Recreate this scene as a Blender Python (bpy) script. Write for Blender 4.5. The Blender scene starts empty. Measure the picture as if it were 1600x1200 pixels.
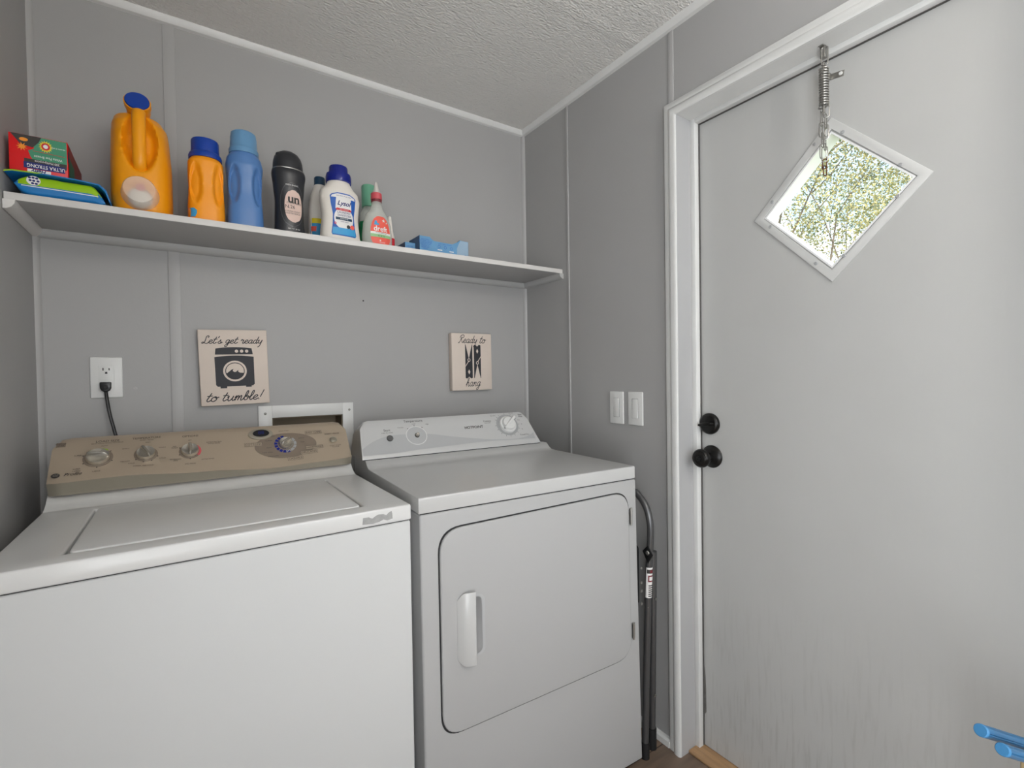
import bpy, bmesh, math, random
from mathutils import Vector, Matrix
random.seed(7)
SC = bpy.context.scene
COL = SC.collection
PI = math.pi
R = math.radians

# ------------------------------------------------------------------ camera
cam_d = bpy.data.cameras.new('camera'); cam = bpy.data.objects.new('camera', cam_d); COL.objects.link(cam)
_yw, _p, _r = .5891, -.0168, -.015
_fw = Vector((math.sin(_yw)*math.cos(_p), math.cos(_yw)*math.cos(_p), math.sin(_p)))
_rt = Vector((math.cos(_yw), -math.sin(_yw), 0)); _up = _rt.cross(_fw)
_rt2 = _rt*math.cos(_r)+_up*math.sin(_r); _up2 = -_rt*math.sin(_r)+_up*math.cos(_r)
cam.matrix_world = Matrix(((_rt2.x, _up2.x, -_fw.x, .3278), (_rt2.y, _up2.y, -_fw.y, -1.7858),
                           (_rt2.z, _up2.z, -_fw.z, 1.1992), (0, 0, 0, 1)))
cam_d.sensor_width = 36; cam_d.lens = 762.5945/1600*36; cam_d.clip_start = .02
SC.camera = cam

# ------------------------------------------------------------------ world, sun, fill lamps, exposure
W = bpy.data.worlds.new('world'); SC.world = W; W.use_nodes = True
bg = W.node_tree.nodes['Background']; bg.inputs[1].default_value = 2.8
_n = W.node_tree.nodes.new('ShaderNodeTexNoise'); _n.inputs['Scale'].default_value = 5; _n.inputs['Detail'].default_value = 6
_t = W.node_tree.nodes.new('ShaderNodeTexCoord'); W.node_tree.links.new(_t.outputs['Generated'], _n.inputs['Vector'])
_c = W.node_tree.nodes.new('ShaderNodeValToRGB'); _c.color_ramp.elements[0].position = .42; _c.color_ramp.elements[1].position = .54
_c.color_ramp.elements[0].color = (.30, .40, .475, 1); _c.color_ramp.elements[1].color = (.92, .96, 1, 1)
W.node_tree.links.new(_n.outputs[0], _c.inputs[0]); W.node_tree.links.new(_c.outputs[0], bg.inputs[0])   # blue sky with bright cloud
def lamp(name, kind, loc, aim, energy, color=(1, 1, 1), **kw):
    d = bpy.data.lights.new(name, kind); d.energy = energy; d.color = color
    for k, v in kw.items(): setattr(d, k, v)
    o = bpy.data.objects.new(name, d); COL.objects.link(o); o.location = loc
    o.rotation_euler = (Vector(aim)-Vector(loc)).to_track_quat('-Z', 'Y').to_euler()
    return o
lamp('sun', 'SUN', (-4, -3, 8), (1, 1, 0), 4.5, (1, .93, .80), angle=R(.6))
# added fill lamps outside the made-up rear window and left wall opening
lamp('left_fill_light', 'AREA', (-.42, -2.68, 1.0), (1.0, -1.75, 3.1), 25, (.985, .992, 1), shape='RECTANGLE', size=.95, size_y=1.9)
lamp('rear_fill_light', 'AREA', (.85, -3.74, 1.45), (.85, -1, 3.4), 17, (.985, .992, 1), shape='RECTANGLE', size=1.15, size_y=1.25)
SC.view_settings.view_transform = 'Standard'; SC.view_settings.look = 'None'
SC.view_settings.gamma = 1; SC.view_settings.use_curve_mapping = False
SC.view_settings.exposure = 0.33

# ------------------------------------------------------------------ materials
def s2l(c): return tuple((x/255/12.92) if x/255 <= .04045 else ((x/255+.055)/1.055)**2.4 for x in c)
def mat(name, rgb, rough=.5, metal=0, bump=0, bscale=200, var=0, vscale=8, spec=.5, coat=0, trans=0, alpha=1, stretch=None, emit=0, bdist=.001):
    m = bpy.data.materials.new(name); m.use_nodes = True
    nt = m.node_tree; b = nt.nodes['Principled BSDF']
    c = (*s2l(rgb), 1)
    b.inputs['Base Color'].default_value = c; b.inputs['Roughness'].default_value = rough
    b.inputs['Metallic'].default_value = metal; b.inputs['Specular IOR Level'].default_value = spec
    b.inputs['Coat Weight'].default_value = coat; b.inputs['Coat Roughness'].default_value = .12
    b.inputs['Transmission Weight'].default_value = trans; b.inputs['Alpha'].default_value = alpha
    if emit: b.inputs['Emission Color'].default_value = c; b.inputs['Emission Strength'].default_value = emit
    tc = nt.nodes.new('ShaderNodeTexCoord'); mp = nt.nodes.new('ShaderNodeMapping')
    nt.links.new(tc.outputs['Object'], mp.inputs[0])
    if stretch: mp.inputs['Scale'].default_value = stretch
    if var:
        n = nt.nodes.new('ShaderNodeTexNoise'); n.inputs['Scale'].default_value = vscale; n.inputs['Detail'].default_value = 5
        nt.links.new(mp.outputs[0], n.inputs['Vector'])
        r = nt.nodes.new('ShaderNodeMapRange'); r.inputs[1].default_value = .3; r.inputs[2].default_value = .7
        r.inputs[3].default_value = 1-var; r.inputs[4].default_value = 1+var*.5
        nt.links.new(n.outputs[0], r.inputs[0])
        h = nt.nodes.new('ShaderNodeHueSaturation'); h.inputs['Color'].default_value = c
        nt.links.new(r.outputs[0], h.inputs['Value']); nt.links.new(h.outputs[0], b.inputs['Base Color'])
    if bump:
        n = nt.nodes.new('ShaderNodeTexNoise'); n.inputs['Scale'].default_value = bscale; n.inputs['Detail'].default_value = 3
        nt.links.new(mp.outputs[0], n.inputs['Vector'])
        u = nt.nodes.new('ShaderNodeBump'); u.inputs['Strength'].default_value = bump; u.inputs['Distance'].default_value = bdist
        nt.links.new(n.outputs[0], u.inputs['Height']); nt.links.new(u.outputs[0], b.inputs['Normal'])
    return m
M = {}
M['wall'] = mat('grey_wall_paint', (169, 168, 167), .5, bump=.25, bscale=90, var=.02, vscale=3)
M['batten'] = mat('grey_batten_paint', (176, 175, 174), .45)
M['ceiling'] = mat('textured_ceiling', (236, 234, 230), .75, bump=1, bscale=95, stretch=(1, 2.2, 1), bdist=.009)
M['trim'] = mat('white_trim_paint', (222, 222, 220), .4, bump=.2, bscale=60, var=.03, vscale=12)
M['shelf'] = mat('white_shelf_paint', (220, 217, 214), .45, bump=.3, bscale=70, var=.03, vscale=15)
M['shelf_cleat'] = mat('grey_cleat_paint', (180, 180, 179), .45)
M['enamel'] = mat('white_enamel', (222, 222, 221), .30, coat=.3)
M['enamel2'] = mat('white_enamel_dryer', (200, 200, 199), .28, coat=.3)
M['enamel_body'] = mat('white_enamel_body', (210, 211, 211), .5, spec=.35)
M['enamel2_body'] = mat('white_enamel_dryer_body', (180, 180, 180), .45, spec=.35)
M['gap'] = mat('dark_gap', (45, 45, 46), .8)
M['gold'] = mat('champagne_console', (186, 170, 150), .4, metal=.35, bump=.03, bscale=900)
M['gold_lip'] = mat('champagne_lip', (160, 153, 138), .38, metal=.3)
M['gold_dark'] = mat('tan_print', (132, 118, 104), .45)
M['ink'] = mat('dark_ink', (58, 54, 52), .6)
M['chrome'] = mat('brushed_nickel', (205, 200, 190), .26, metal=.85)
M['white_plastic'] = mat('white_plastic', (224, 224, 222), .35)
M['pale_band'] = mat('pale_grey_print', (183, 184, 185), .4)
M['mid_grey'] = mat('mid_grey_print', (165, 166, 167), .4)
M['black'] = mat('black_plastic', (22, 22, 23), .35)
M['black_metal'] = mat('black_bronze', (34, 33, 32), .3, metal=.6)
M['rubber'] = mat('black_rubber', (18, 18, 20), .7)
M['steel'] = mat('galvanised_steel', (165, 163, 158), .33, metal=.9)
M['rust'] = mat('rusty_steel', (95, 60, 42), .6, metal=.5)
M['tube'] = mat('grey_steel_tube', (96, 96, 97), .28, metal=.6)
M['orange'] = mat('orange_plastic', (246, 160, 14), .36, spec=.4)
M['orange2'] = mat('orange_plastic_bright', (252, 158, 18), .33)
M['blue_cap'] = mat('royal_blue_plastic', (14, 62, 158), .35)
M['navy'] = mat('navy_plastic', (10, 30, 130), .25)
M['sky_bottle'] = mat('sky_blue_plastic', (84, 127, 184), .3)
M['sky_cap'] = mat('pale_blue_cap', (102, 150, 190), .3)
M['charcoal'] = mat('charcoal_bottle', (42, 43, 47), .3)
M['cream'] = mat('cream_plastic', (232, 226, 217), .38)
M['peach'] = mat('peach_label', (224, 196, 184), .55)
M['label_blue'] = mat('label_blue', (30, 92, 180), .4)
M['label_sky'] = mat('label_sky', (62, 160, 215), .4)
M['label_white'] = mat('label_white', (238, 236, 234), .4)
M['label_red'] = mat('label_red', (205, 32, 48), .4)
M['coral'] = mat('coral_label', (242, 100, 84), .4)
M['rose'] = mat('rose_cap', (206, 84, 92), .35)
M['maroon'] = mat('maroon_ring', (120, 44, 52), .4)
M['green_lab'] = mat('soft_green', (150, 196, 140), .45)
M['green_bottle'] = mat('green_plastic', (28, 140, 84), .3, alpha=.92)
M['green_cap'] = mat('sea_green_cap', (110, 175, 145), .35, alpha=.9)
M['clear'] = mat('clear_plastic', (222, 224, 216), .22, alpha=.5)
M['frost'] = mat('frosted_plastic', (245, 238, 228), .3, alpha=.42)
M['navy_ink'] = mat('navy_ink', (22, 36, 110), .5)
M['teal_dark'] = mat('dark_teal_cap', (16, 58, 86), .35)
M['yellow'] = mat('yellow_label', (232, 210, 40), .45)
M['box_blue'] = mat('light_blue_card', (100, 154, 196), .5, var=.08, vscale=25)
M['box_blue_dark'] = mat('slate_blue_card', (72, 98, 130), .55, var=.1, vscale=20)
M['box_end'] = mat('pale_blue_grey_card', (150, 176, 198), .5)
M['box_red'] = mat('red_card', (226, 26, 30), .4)
M['box_side'] = mat('dark_red_card', (150, 60, 60), .5)
M['box_green'] = mat('green_card', (66, 146, 112), .45)
M['box_green_d'] = mat('deep_green_card', (40, 110, 86), .45)
M['lime'] = mat('lime_film', (152, 198, 14), .35, bump=.3, bscale=30, bdist=.003)
M['wipes_blue'] = mat('blue_film', (18, 120, 190), .33, bump=.3, bscale=30, bdist=.003)
M['canvas'] = mat('cream_canvas', (222, 208, 196), .7, bump=.15, bscale=500, var=.02, vscale=20)
M['paint_black'] = mat('black_print', (44, 44, 50), .6)
M['tan_box'] = mat('tan_recess', (142, 128, 108), .7, var=.1, vscale=9)
M['blue_rod'] = mat('blue_rod_plastic', (24, 96, 142), .32)
M['blue_rod_end'] = mat('blue_rod_cap', (66, 132, 182), .4)
M['tan_wood'] = mat('tan_wood', (176, 152, 112), .6, var=.15, vscale=20, stretch=(6, 6, .6))
M['threshold'] = mat('honey_wood', (186, 148, 108), .5, var=.2, vscale=14, stretch=(5, .6, 5))
M['patch'] = mat('grey_residue', (168, 168, 167), .7, var=.12, vscale=90)
M['orange_glow'] = mat('fire_orange', (244, 150, 40), .5)
M['leaf'] = mat('autumn_leaf', (170, 160, 108), .6, var=.25, vscale=2)
M['leaf'].node_tree.nodes['Principled BSDF'].inputs['Subsurface Weight'].default_value = 0
M['leaf2'] = mat('olive_leaf', (104, 116, 88), .6, var=.3, vscale=2)
M['bark'] = mat('grey_bark', (112, 100, 88), .85, bump=.5, bscale=30)
M['grass'] = mat('lawn', (112, 126, 72), .9, var=.2, vscale=2)
M['scuff'] = mat('white_scuff', (214, 214, 212), .7)

def door_material():
    m = mat('painted_wood_grain', (187, 187, 185), .42); nt = m.node_tree; b = nt.nodes['Principled BSDF']
    L = nt.links.new; N = nt.nodes.new
    tc = N('ShaderNodeTexCoord')
    # grain ridges running up the door
    mp = N('ShaderNodeMapping'); mp.inputs['Scale'].default_value = (1, 1, .07); L(tc.outputs['Object'], mp.inputs[0])
    n1 = N('ShaderNodeTexNoise'); n1.inputs['Scale'].default_value = 75; n1.inputs['Detail'].default_value = 4; n1.inputs['Distortion'].default_value = .6
    L(mp.outputs[0], n1.inputs['Vector'])
    bp_ = N('ShaderNodeBump'); bp_.inputs['Strength'].default_value = .22; bp_.inputs['Distance'].default_value = .002
    L(n1.outputs[0], bp_.inputs['Height']); L(bp_.outputs[0], b.inputs['Normal'])
    # grime: worn marks close to the foot and the latch edge
    mp2 = N('ShaderNodeMapping'); mp2.inputs['Scale'].default_value = (1, 1, .10); L(tc.outputs['Object'], mp2.inputs[0])
    n2 = N('ShaderNodeTexNoise'); n2.inputs['Scale'].default_value = 95; n2.inputs['Detail'].default_value = 8
    L(mp2.outputs[0], n2.inputs['Vector'])
    r2 = N('ShaderNodeMapRange'); r2.inputs[1].default_value = .50; r2.inputs[2].default_value = .72; L(n2.outputs[0], r2.inputs[0])
    sx = N('ShaderNodeSeparateXYZ'); L(tc.outputs['Object'], sx.inputs[0])
    rz = N('ShaderNodeMapRange'); rz.inputs[1].default_value = .62; rz.inputs[2].default_value = .0; L(sx.outputs['Z'], rz.inputs[0])
    n3 = N('ShaderNodeTexNoise'); n3.inputs['Scale'].default_value = 5; n3.inputs['Detail'].default_value = 6; L(tc.outputs['Object'], n3.inputs['Vector'])
    r3 = N('ShaderNodeMapRange'); r3.inputs[1].default_value = .46; r3.inputs[2].default_value = .66; L(n3.outputs[0], r3.inputs[0])
    a1 = N('ShaderNodeMath'); a1.operation = 'MULTIPLY'; L(r2.outputs[0], a1.inputs[0]); L(rz.outputs[0], a1.inputs[1])
    a2 = N('ShaderNodeMath'); a2.operation = 'MULTIPLY_ADD'; L(r3.outputs[0], a2.inputs[0]); a2.inputs[1].default_value = .10; L(a1.outputs[0], a2.inputs[2])
    mx = N('ShaderNodeMix'); mx.data_type = 'RGBA'; mx.inputs[6].default_value = (*s2l((187, 187, 185)), 1); mx.inputs[7].default_value = (*s2l((140, 138, 132)), 1)
    a3 = N('ShaderNodeMath'); a3.operation = 'MULTIPLY'; a3.inputs[1].default_value = .42; L(a2.outputs[0], a3.inputs[0])
    L(a3.outputs[0], mx.inputs[0]); L(mx.outputs[2], b.inputs['Base Color'])
    return m
M['door'] = door_material()
def floor_material():
    m = mat('plank_floor', (118, 98, 82), .45); nt = m.node_tree; b = nt.nodes['Principled BSDF']; L = nt.links.new; N = nt.nodes.new
    tc = N('ShaderNodeTexCoord'); br = N('ShaderNodeTexBrick'); mp = N('ShaderNodeMapping'); mp.inputs['Rotation'].default_value = (0, 0, 0)
    L(tc.outputs['Object'], mp.inputs[0]); L(mp.outputs[0], br.inputs['Vector'])
    br.inputs['Color1'].default_value = (*s2l((128, 108, 92)), 1); br.inputs['Color2'].default_value = (*s2l((102, 88, 76)), 1)
    br.inputs['Mortar'].default_value = (*s2l((55, 45, 38)), 1); br.inputs['Mortar Size'].default_value = .002
    br.inputs['Brick Width'].default_value = 1.2; br.inputs['Row Height'].default_value = .15; br.inputs['Scale'].default_value = 1
    n = N('ShaderNodeTexNoise'); n.inputs['Scale'].default_value = 40; m2 = N('ShaderNodeMapping'); m2.inputs['Scale'].default_value = (.12, 1, 1)
    L(tc.outputs['Object'], m2.inputs[0]); L(m2.outputs[0], n.inputs['Vector'])
    mx = N('ShaderNodeMix'); mx.data_type = 'RGBA'; mx.blend_type = 'OVERLAY'; mx.inputs[0].default_value = .6
    L(br.outputs[0], mx.inputs[6]); L(n.outputs[0], mx.inputs[7]); L(mx.outputs[2], b.inputs['Base Color'])
    return m
M['floor'] = floor_material()
def glass_material():
    m = bpy.data.materials.new('window_glass'); m.use_nodes = True; nt = m.node_tree; nt.nodes.clear()
    o = nt.nodes.new('ShaderNodeOutputMaterial'); t = nt.nodes.new('ShaderNodeBsdfTransparent'); g = nt.nodes.new('ShaderNodeBsdfGlossy')
    g.inputs['Roughness'].default_value = .03; mx = nt.nodes.new('ShaderNodeMixShader'); mx.inputs[0].default_value = .04
    nt.links.new(t.outputs[0], mx.inputs[1]); nt.links.new(g.outputs[0], mx.inputs[2]); nt.links.new(mx.outputs[0], o.inputs[0])
    return m
M['glass'] = glass_material()
M['lamp_glow'] = mat('lamp_diffuser', (255, 249, 240), .4, emit=34)

# ------------------------------------------------------------------ object helpers
def obj(name, bm, m, parent=None, smooth=False, bevel=0, seg=2, angle=35, wn=False):
    me = bpy.data.meshes.new(name)
    bmesh.ops.recalc_face_normals(bm, faces=bm.faces)
    bm.to_mesh(me); bm.free()
    me.materials.append(M[m] if isinstance(m, str) else m)
    o = bpy.data.objects.new(name, me); COL.objects.link(o)
    if parent: o.parent = parent
    if bevel:
        b = o.modifiers.new('bevel', 'BEVEL'); b.width = bevel; b.segments = seg; b.limit_method = 'ANGLE'; b.angle_limit = R(angle); b.harden_normals = False
        smooth = True
    if smooth:
        for p in me.polygons: p.use_smooth = True
        me.set_sharp_from_angle(angle=R(angle if angle > 30 else 35)) if not bevel else None
    return o
def thing(name, label, cat, loc=(0, 0, 0), rotz=0, group=None):
    o = bpy.data.objects.new(name, None); COL.objects.link(o); o.location = loc; o.rotation_euler = (0, 0, rotz)
    o.empty_display_size = .05
    return tag(o, label, cat, group)
def tag(o, label, cat, group=None):
    o['label'] = label; o['category'] = cat
    if group: o['group'] = group
    return o
def struct(o): o['kind'] = 'structure'; return o
def B(): return bmesh.new()
def box(bm, x0, x1, y0, y1, z0, z1):
    v = [bm.verts.new(p) for p in [(x0, y0, z0), (x1, y0, z0), (x1, y1, z0), (x0, y1, z0), (x0, y0, z1), (x1, y0, z1), (x1, y1, z1), (x0, y1, z1)]]
    for f in [(0, 3, 2, 1), (4, 5, 6, 7), (0, 1, 5, 4), (1, 2, 6, 5), (2, 3, 7, 6), (3, 0, 4, 7)]: bm.faces.new([v[i] for i in f])
    return bm
def bx(*a): return box(B(), *a)
def prism(bm, pts, ax, a, b):
    """pts: 2-D outline in the two other axes (in xyz order), extruded along ax from a to b"""
    def P(p, t): q = list(p); q.insert('xyz'.index(ax), t); return bm.verts.new(q)
    A = [P(p, a) for p in pts]; Z = [P(p, b) for p in pts]; n = len(pts)
    bm.faces.new(A); bm.faces.new(Z[::-1])
    for i in range(n): bm.faces.new([A[i], A[(i+1) % n], Z[(i+1) % n], Z[i]])
    return bm
def rrect(x0, x1, z0, z1, r, n=8):
    rs = r if isinstance(r, (list, tuple)) else [r]*4   # BL BR TR TL
    out = []
    for (cx, cz, a0, rr) in [(x0+rs[0], z0+rs[0], 180, rs[0]), (x1-rs[1], z0+rs[1], 270, rs[1]), (x1-rs[2], z1-rs[2], 0, rs[2]), (x0+rs[3], z1-rs[3], 90, rs[3])]:
        for k in range(n+1):
            a = R(a0+90*k/n); out.append((cx+rr*math.cos(a), cz+rr*math.sin(a)))
    return out
def loft(bm, rings, cap0=True, cap1=True, closed=False):
    V = [[bm.verts.new(p) for p in r] for r in rings]; n = len(rings[0])
    m = len(V)
    for i in range(m if closed else m-1):
        a, b = V[i], V[(i+1) % m]
        for j in range(n): bm.faces.new([a[j], a[(j+1) % n], b[(j+1) % n], b[j]])
    if not closed:
        if cap0: bm.faces.new(V[0][::-1])
        if cap1: bm.faces.new(V[-1])
    return bm
def lathe(bm, prof, c=(0, 0, 0), axis=(0, 0, 1), n=32, cap0=True, cap1=True):
    """prof: list of (radius, height along axis)"""
    q = Vector((0, 0, 1)).rotation_difference(Vector(axis).normalized()); c = Vector(c)
    return loft(bm, [[tuple(c+q@Vector((max(r, 1e-4)*math.cos(2*PI*k/n), max(r, 1e-4)*math.sin(2*PI*k/n), h))) for k in range(n)] for r, h in prof], cap0, cap1)
def catmull(pts, k=6, closed=False):
    P = [Vector(p) for p in pts]; out = []; n = len(P)
    for i in range(n if closed else n-1):
        if closed: p0, p1, p2, p3 = P[i-1], P[i], P[(i+1) % n], P[(i+2) % n]
        else: p0, p1, p2, p3 = P[max(i-1, 0)], P[i], P[i+1], P[min(i+2, n-1)]
        for j in range(k):
            t = j/k
            out.append(.5*((2*p1)+(-p0+p2)*t+(2*p0-5*p1+4*p2-p3)*t*t+(-p0+3*p1-3*p2+p3)*t**3))
    if not closed: out.append(P[-1])
    return out
def tube(bm, pts, r, n=12, closed=False, flat=None):
    P = [Vector(p) for p in pts]; rings = []; prev = None; m = len(P)
    for i, p in enumerate(P):
        t = (P[(i+1) % m]-P[i-1]) if closed else (P[min(i+1, m-1)]-P[max(i-1, 0)])
        t.normalize()
        if prev is None:
            u = t.cross(Vector((0, 0, 1)));
            if u.length < .1: u = t.cross(Vector((0, 1, 0)))
            u.normalize()
        else: u = (prev-t*prev.dot(t)).normalized()
        prev = u; w = t.cross(u); rr = r[i] if isinstance(r, (list, tuple)) else r
        rings.append([tuple(p+(u*math.cos(2*PI*k/n)+w*math.sin(2*PI*k/n)*(flat or 1))*rr) for k in range(n)])
    return loft(bm, rings, closed=closed)
# flat printed shapes: built in 2-D (u, v), then laid on a surface by f(u, v) -> xyz
def flat(name, polys, f, m, parent):
    bm = B()
    for poly in polys:
        vs = [bm.verts.new(f(u, v)) for u, v in poly]
        try: bm.faces.new(vs)
        except ValueError: pass
    me = bpy.data.meshes.new(name); bm.to_mesh(me); bm.free(); me.materials.append(M[m])
    o = bpy.data.objects.new(name, me); COL.objects.link(o); o.parent = parent
    return o
_tc = {}
def text2d(s, size, bold=0, shear=0, spacing=1):
    key = (s, bold, shear, spacing)
    if key not in _tc:
        c = bpy.data.curves.new('t', 'FONT'); c.body = s; c.align_x = 'CENTER'; c.align_y = 'CENTER'; c.size = 1
        c.offset = bold; c.shear = shear; c.resolution_u = 3; c.space_character = spacing
        o = bpy.data.objects.new('t', c); COL.objects.link(o)
        dg = bpy.context.evaluated_depsgraph_get()
        me = bpy.data.meshes.new_from_object(o.evaluated_get(dg))
        _tc[key] = ([tuple(v.co[:2]) for v in me.vertices], [tuple(p.vertices) for p in me.polygons])
        bpy.data.objects.remove(o); bpy.data.curves.remove(c); bpy.data.meshes.remove(me)
    v, fs = _tc[key]
    return [(a*size, b*size) for a, b in v], fs
def lettering(items, f, m, parent, name='lettering', mesh=None):
    """items: (text, u, v, size[, opts])"""
    bm = B()
    for it in items:
        o = dict(it[4]) if len(it) > 4 else {}
        rot = o.pop('rot', 0); sx = o.pop('sx', 1)
        vs, fs = text2d(it[0], it[3], **o)
        c, s = math.cos(rot), math.sin(rot)
        V = [bm.verts.new(f(it[1]+(a*c*sx-b*s), it[2]+(a*s*sx+b*c))) for a, b in vs]
        for p in fs:
            try: bm.faces.new([V[i] for i in p])
            except ValueError: pass
    me = bpy.data.meshes.new(name); bm.to_mesh(me); bm.free(); me.materials.append(M[m])
    o = bpy.data.objects.new(name, me); COL.objects.link(o); o.parent = parent
    return o
def circ(cu, cv, ru, rv=None, n=28, a0=0, a1=360):
    rv = rv or ru
    return [(cu+ru*math.cos(R(a0+(a1-a0)*k/n)), cv+rv*math.sin(R(a0+(a1-a0)*k/n))) for k in range(n if a1-a0 == 360 else n+1)]
def ring(cu, cv, r0, r1, n=28, a0=0, a1=360, k=1):
    out = []
    for i in range(n):
        a, b = R(a0+(a1-a0)*i/n), R(a0+(a1-a0)*(i+1)/n)
        out.append([(cu+r0*math.cos(a), cv+k*r0*math.sin(a)), (cu+r1*math.cos(a), cv+k*r1*math.sin(a)), (cu+r1*math.cos(b), cv+k*r1*math.sin(b)), (cu+r0*math.cos(b), cv+k*r0*math.sin(b))])
    return out
def stroke(pts, w):
    """a pen stroke as a strip of quads with rounded ends"""
    P = [Vector((p[0], p[1])) for p in pts]; L, Rr = [], []
    for i, p in enumerate(P):
        t = P[min(i+1, len(P)-1)]-P[max(i-1, 0)]
        if t.length < 1e-9: t = Vector((1, 0))
        t.normalize(); n = Vector((-t.y, t.x))*w/2
        L.append(tuple(p+n)); Rr.append(tuple(p-n))
    q = [[L[i], Rr[i], Rr[i+1], L[i+1]] for i in range(len(P)-1)]
    q.append(circ(P[0].x, P[0].y, w/2, n=8)); q.append(circ(P[-1].x, P[-1].y, w/2, n=8))
    return q
GL = {  # joined handwriting, x-height 1
 'e': (.72, [[(0, .35), (.35, .5), (.55, .8), (.35, 1), (.08, .7), (.1, .2), (.4, 0), (.75, .3)]]),
 't': (.62, [[(.38, 1.7), (.22, .9), (.12, .3), (.3, 0), (.65, .28)], [(0, 1.12), (.6, 1.17)]]),
 'o': (.85, [[(.45, 1), (.1, .75), (.05, .25), (.35, 0), (.65, .3), (.65, .8), (.4, 1), (.5, .72), (.9, .85)]]),
 'u': (1.02, [[(0, .75), (.15, 1), (.13, .4), (.25, 0), (.5, .1), (.7, .6), (.75, 1), (.7, .3), (.85, 0), (1.05, .28)]]),
 'm': (1.18, [[(0, .6), (.15, 1), (.14, .4), (.1, 0), (.14, .4), (.3, .9), (.45, .95), (.48, .5), (.45, 0), (.5, .4), (.66, .9), (.82, .95), (.84, .5), (.85, .1), (.98, 0), (1.2, .28)]]),
 'b': (.78, [[(0, .4), (.35, 1.2), (.36, 1.9), (.2, 1.85), (.12, 1), (.12, .3), (.3, 0), (.58, .25), (.58, .8), (.35, .95), (.25, .75), (.5, .62), (.8, .7)]]),
 'l': (.55, [[(0, .4), (.35, 1.2), (.36, 1.9), (.2, 1.9), (.12, 1), (.12, .3), (.3, 0), (.58, .28)]]),
 'g': (.86, [[(.6, .85), (.35, 1), (.08, .7), (.12, .2), (.4, .08), (.6, .6), (.65, 1), (.6, 0), (.45, -.75), (.15, -.8), (.12, -.5), (.5, -.1), (.88, .28)]]),
 'r': (.74, [[(0, .75), (.14, 1.15), (.22, .9), (.48, .95), (.42, .5), (.42, .15), (.55, 0), (.76, .28)]]),
 'a': (.9, [[(.6, .85), (.35, 1), (.08, .65), (.12, .15), (.4, .05), (.6, .5), (.65, 1), (.6, .3), (.72, 0), (.92, .28)]]),
 'd': (.9, [[(.6, .85), (.35, 1), (.08, .65), (.12, .15), (.4, .05), (.6, .5), (.75, 1.9), (.62, .8), (.6, .3), (.72, 0), (.92, .28)]]),
 'y': (.9, [[(0, .75), (.15, 1), (.14, .4), (.3, .05), (.55, .3), (.72, 1), (.65, .1), (.5, -.75), (.28, -.95)]]),
 's': (.75, [[(0, .25), (.28, .7), (.4, 1.08), (.36, .8), (.55, .4), (.4, 0), (.1, .08), (.4, .02), (.8, .3)]]),
 "'": (.3, [[(.22, 1.9), (.12, 1.55)]]),
 'n': (.88, [[(0, .6), (.15, 1), (.14, .4), (.1, 0), (.15, .45), (.36, .93), (.55, .88), (.55, .3), (.66, 0), (.9, .28)]]),
 'h': (.88, [[(0, .4), (.35, 1.2), (.38, 1.9), (.22, 1.9), (.15, 1), (.1, 0), (.15, .45), (.36, .93), (.55, .88), (.55, .3), (.66, 0), (.9, .28)]]),
 'L': (1.2, [[(.8, 1.55), (.92, 1.85), (.7, 2.05), (.48, 1.75), (.5, 1.1), (.45, .4), (.2, .02), (.02, .15), (.2, .38), (.6, .1), (.95, .02), (1.2, .3)]]),
 'R': (1.15, [[(0, .12), (.16, 0), (.35, .5), (.5, 1.6)], [(.12, 1.3), (.2, 1.8), (.6, 2.05), (.98, 1.85), (.92, 1.4), (.5, 1.12), (.75, .55), (.95, .05), (1.18, .28)]]),
 '!': (.5, [[(.42, 2.0), (.25, .55)], [(.16, .12), (.15, .08)]]), ' ': (.6, [])}
def script2d(s, width, pen, vs=1, slant=.28):
    adv = sum(GL[c][0] for c in s); k = width/(adv+.3); x = 0; out = []
    for c in s:
        a, st = GL[c]
        for q in st:
            p = catmull([((x+u+slant*v)*k, v*k*vs, 0) for u, v in q], 5) if len(q) > 2 else [Vector(((x+u+slant*v)*k, v*k*vs, 0)) for u, v in q]
            out += stroke(p, pen)
        x += a
    return out, k
# a bottle body with superelliptic sections, and printing laid on its front
class Bottle:
    def __init__(s, secs): s.s = secs                # (z, half width, half depth, exponent, centre x, centre y)
    def at(s, z):
        S = s.s
        if z <= S[0][0]: return S[0][1:]
        for a, b in zip(S, S[1:]):
            if z <= b[0]:
                t = (z-a[0])/(b[0]-a[0]); t = t*t*(3-2*t)*.5+t*.5
                return tuple(a[i]+(b[i]-a[i])*t for i in range(1, 6))
        return S[-1][1:]
    def front(s, x, z, eps=.0006):
        hw, hd, e, cx, cy = s.at(z); q = min(abs(x-cx)/hw, .995)
        return (x, cy-hd*(1-q**e)**(1/e)-eps, z)
    def body(s, name, m, parent, n=56, rows=50, dents=(), lo=None, hi=None):
        z0 = s.s[0][0] if lo is None else lo; z1 = s.s[-1][0] if hi is None else hi; rings = []
        for i in range(rows+1):
            z = z0+(z1-z0)*i/rows; hw, hd, e, cx, cy = s.at(z); r = []
            for k in range(n):
                a = 2*PI*k/n; c, q = math.cos(a), math.sin(a)
                x = cx+hw*math.copysign(abs(c)**(2/e), c); y = cy+hd*math.copysign(abs(q)**(2/e), q)
                if y < cy:
                    for dx, dz, rx, rz, dep in dents:
                        d = ((x-dx)/rx)**2+((z-dz)/rz)**2
                        if d < 1: y += dep*min(1, (1-d)*1.8)
                r.append((x, y, z))
            rings.append(r)
        return obj(name, loft(B(), rings), m, parent, smooth=True, angle=60)
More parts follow.
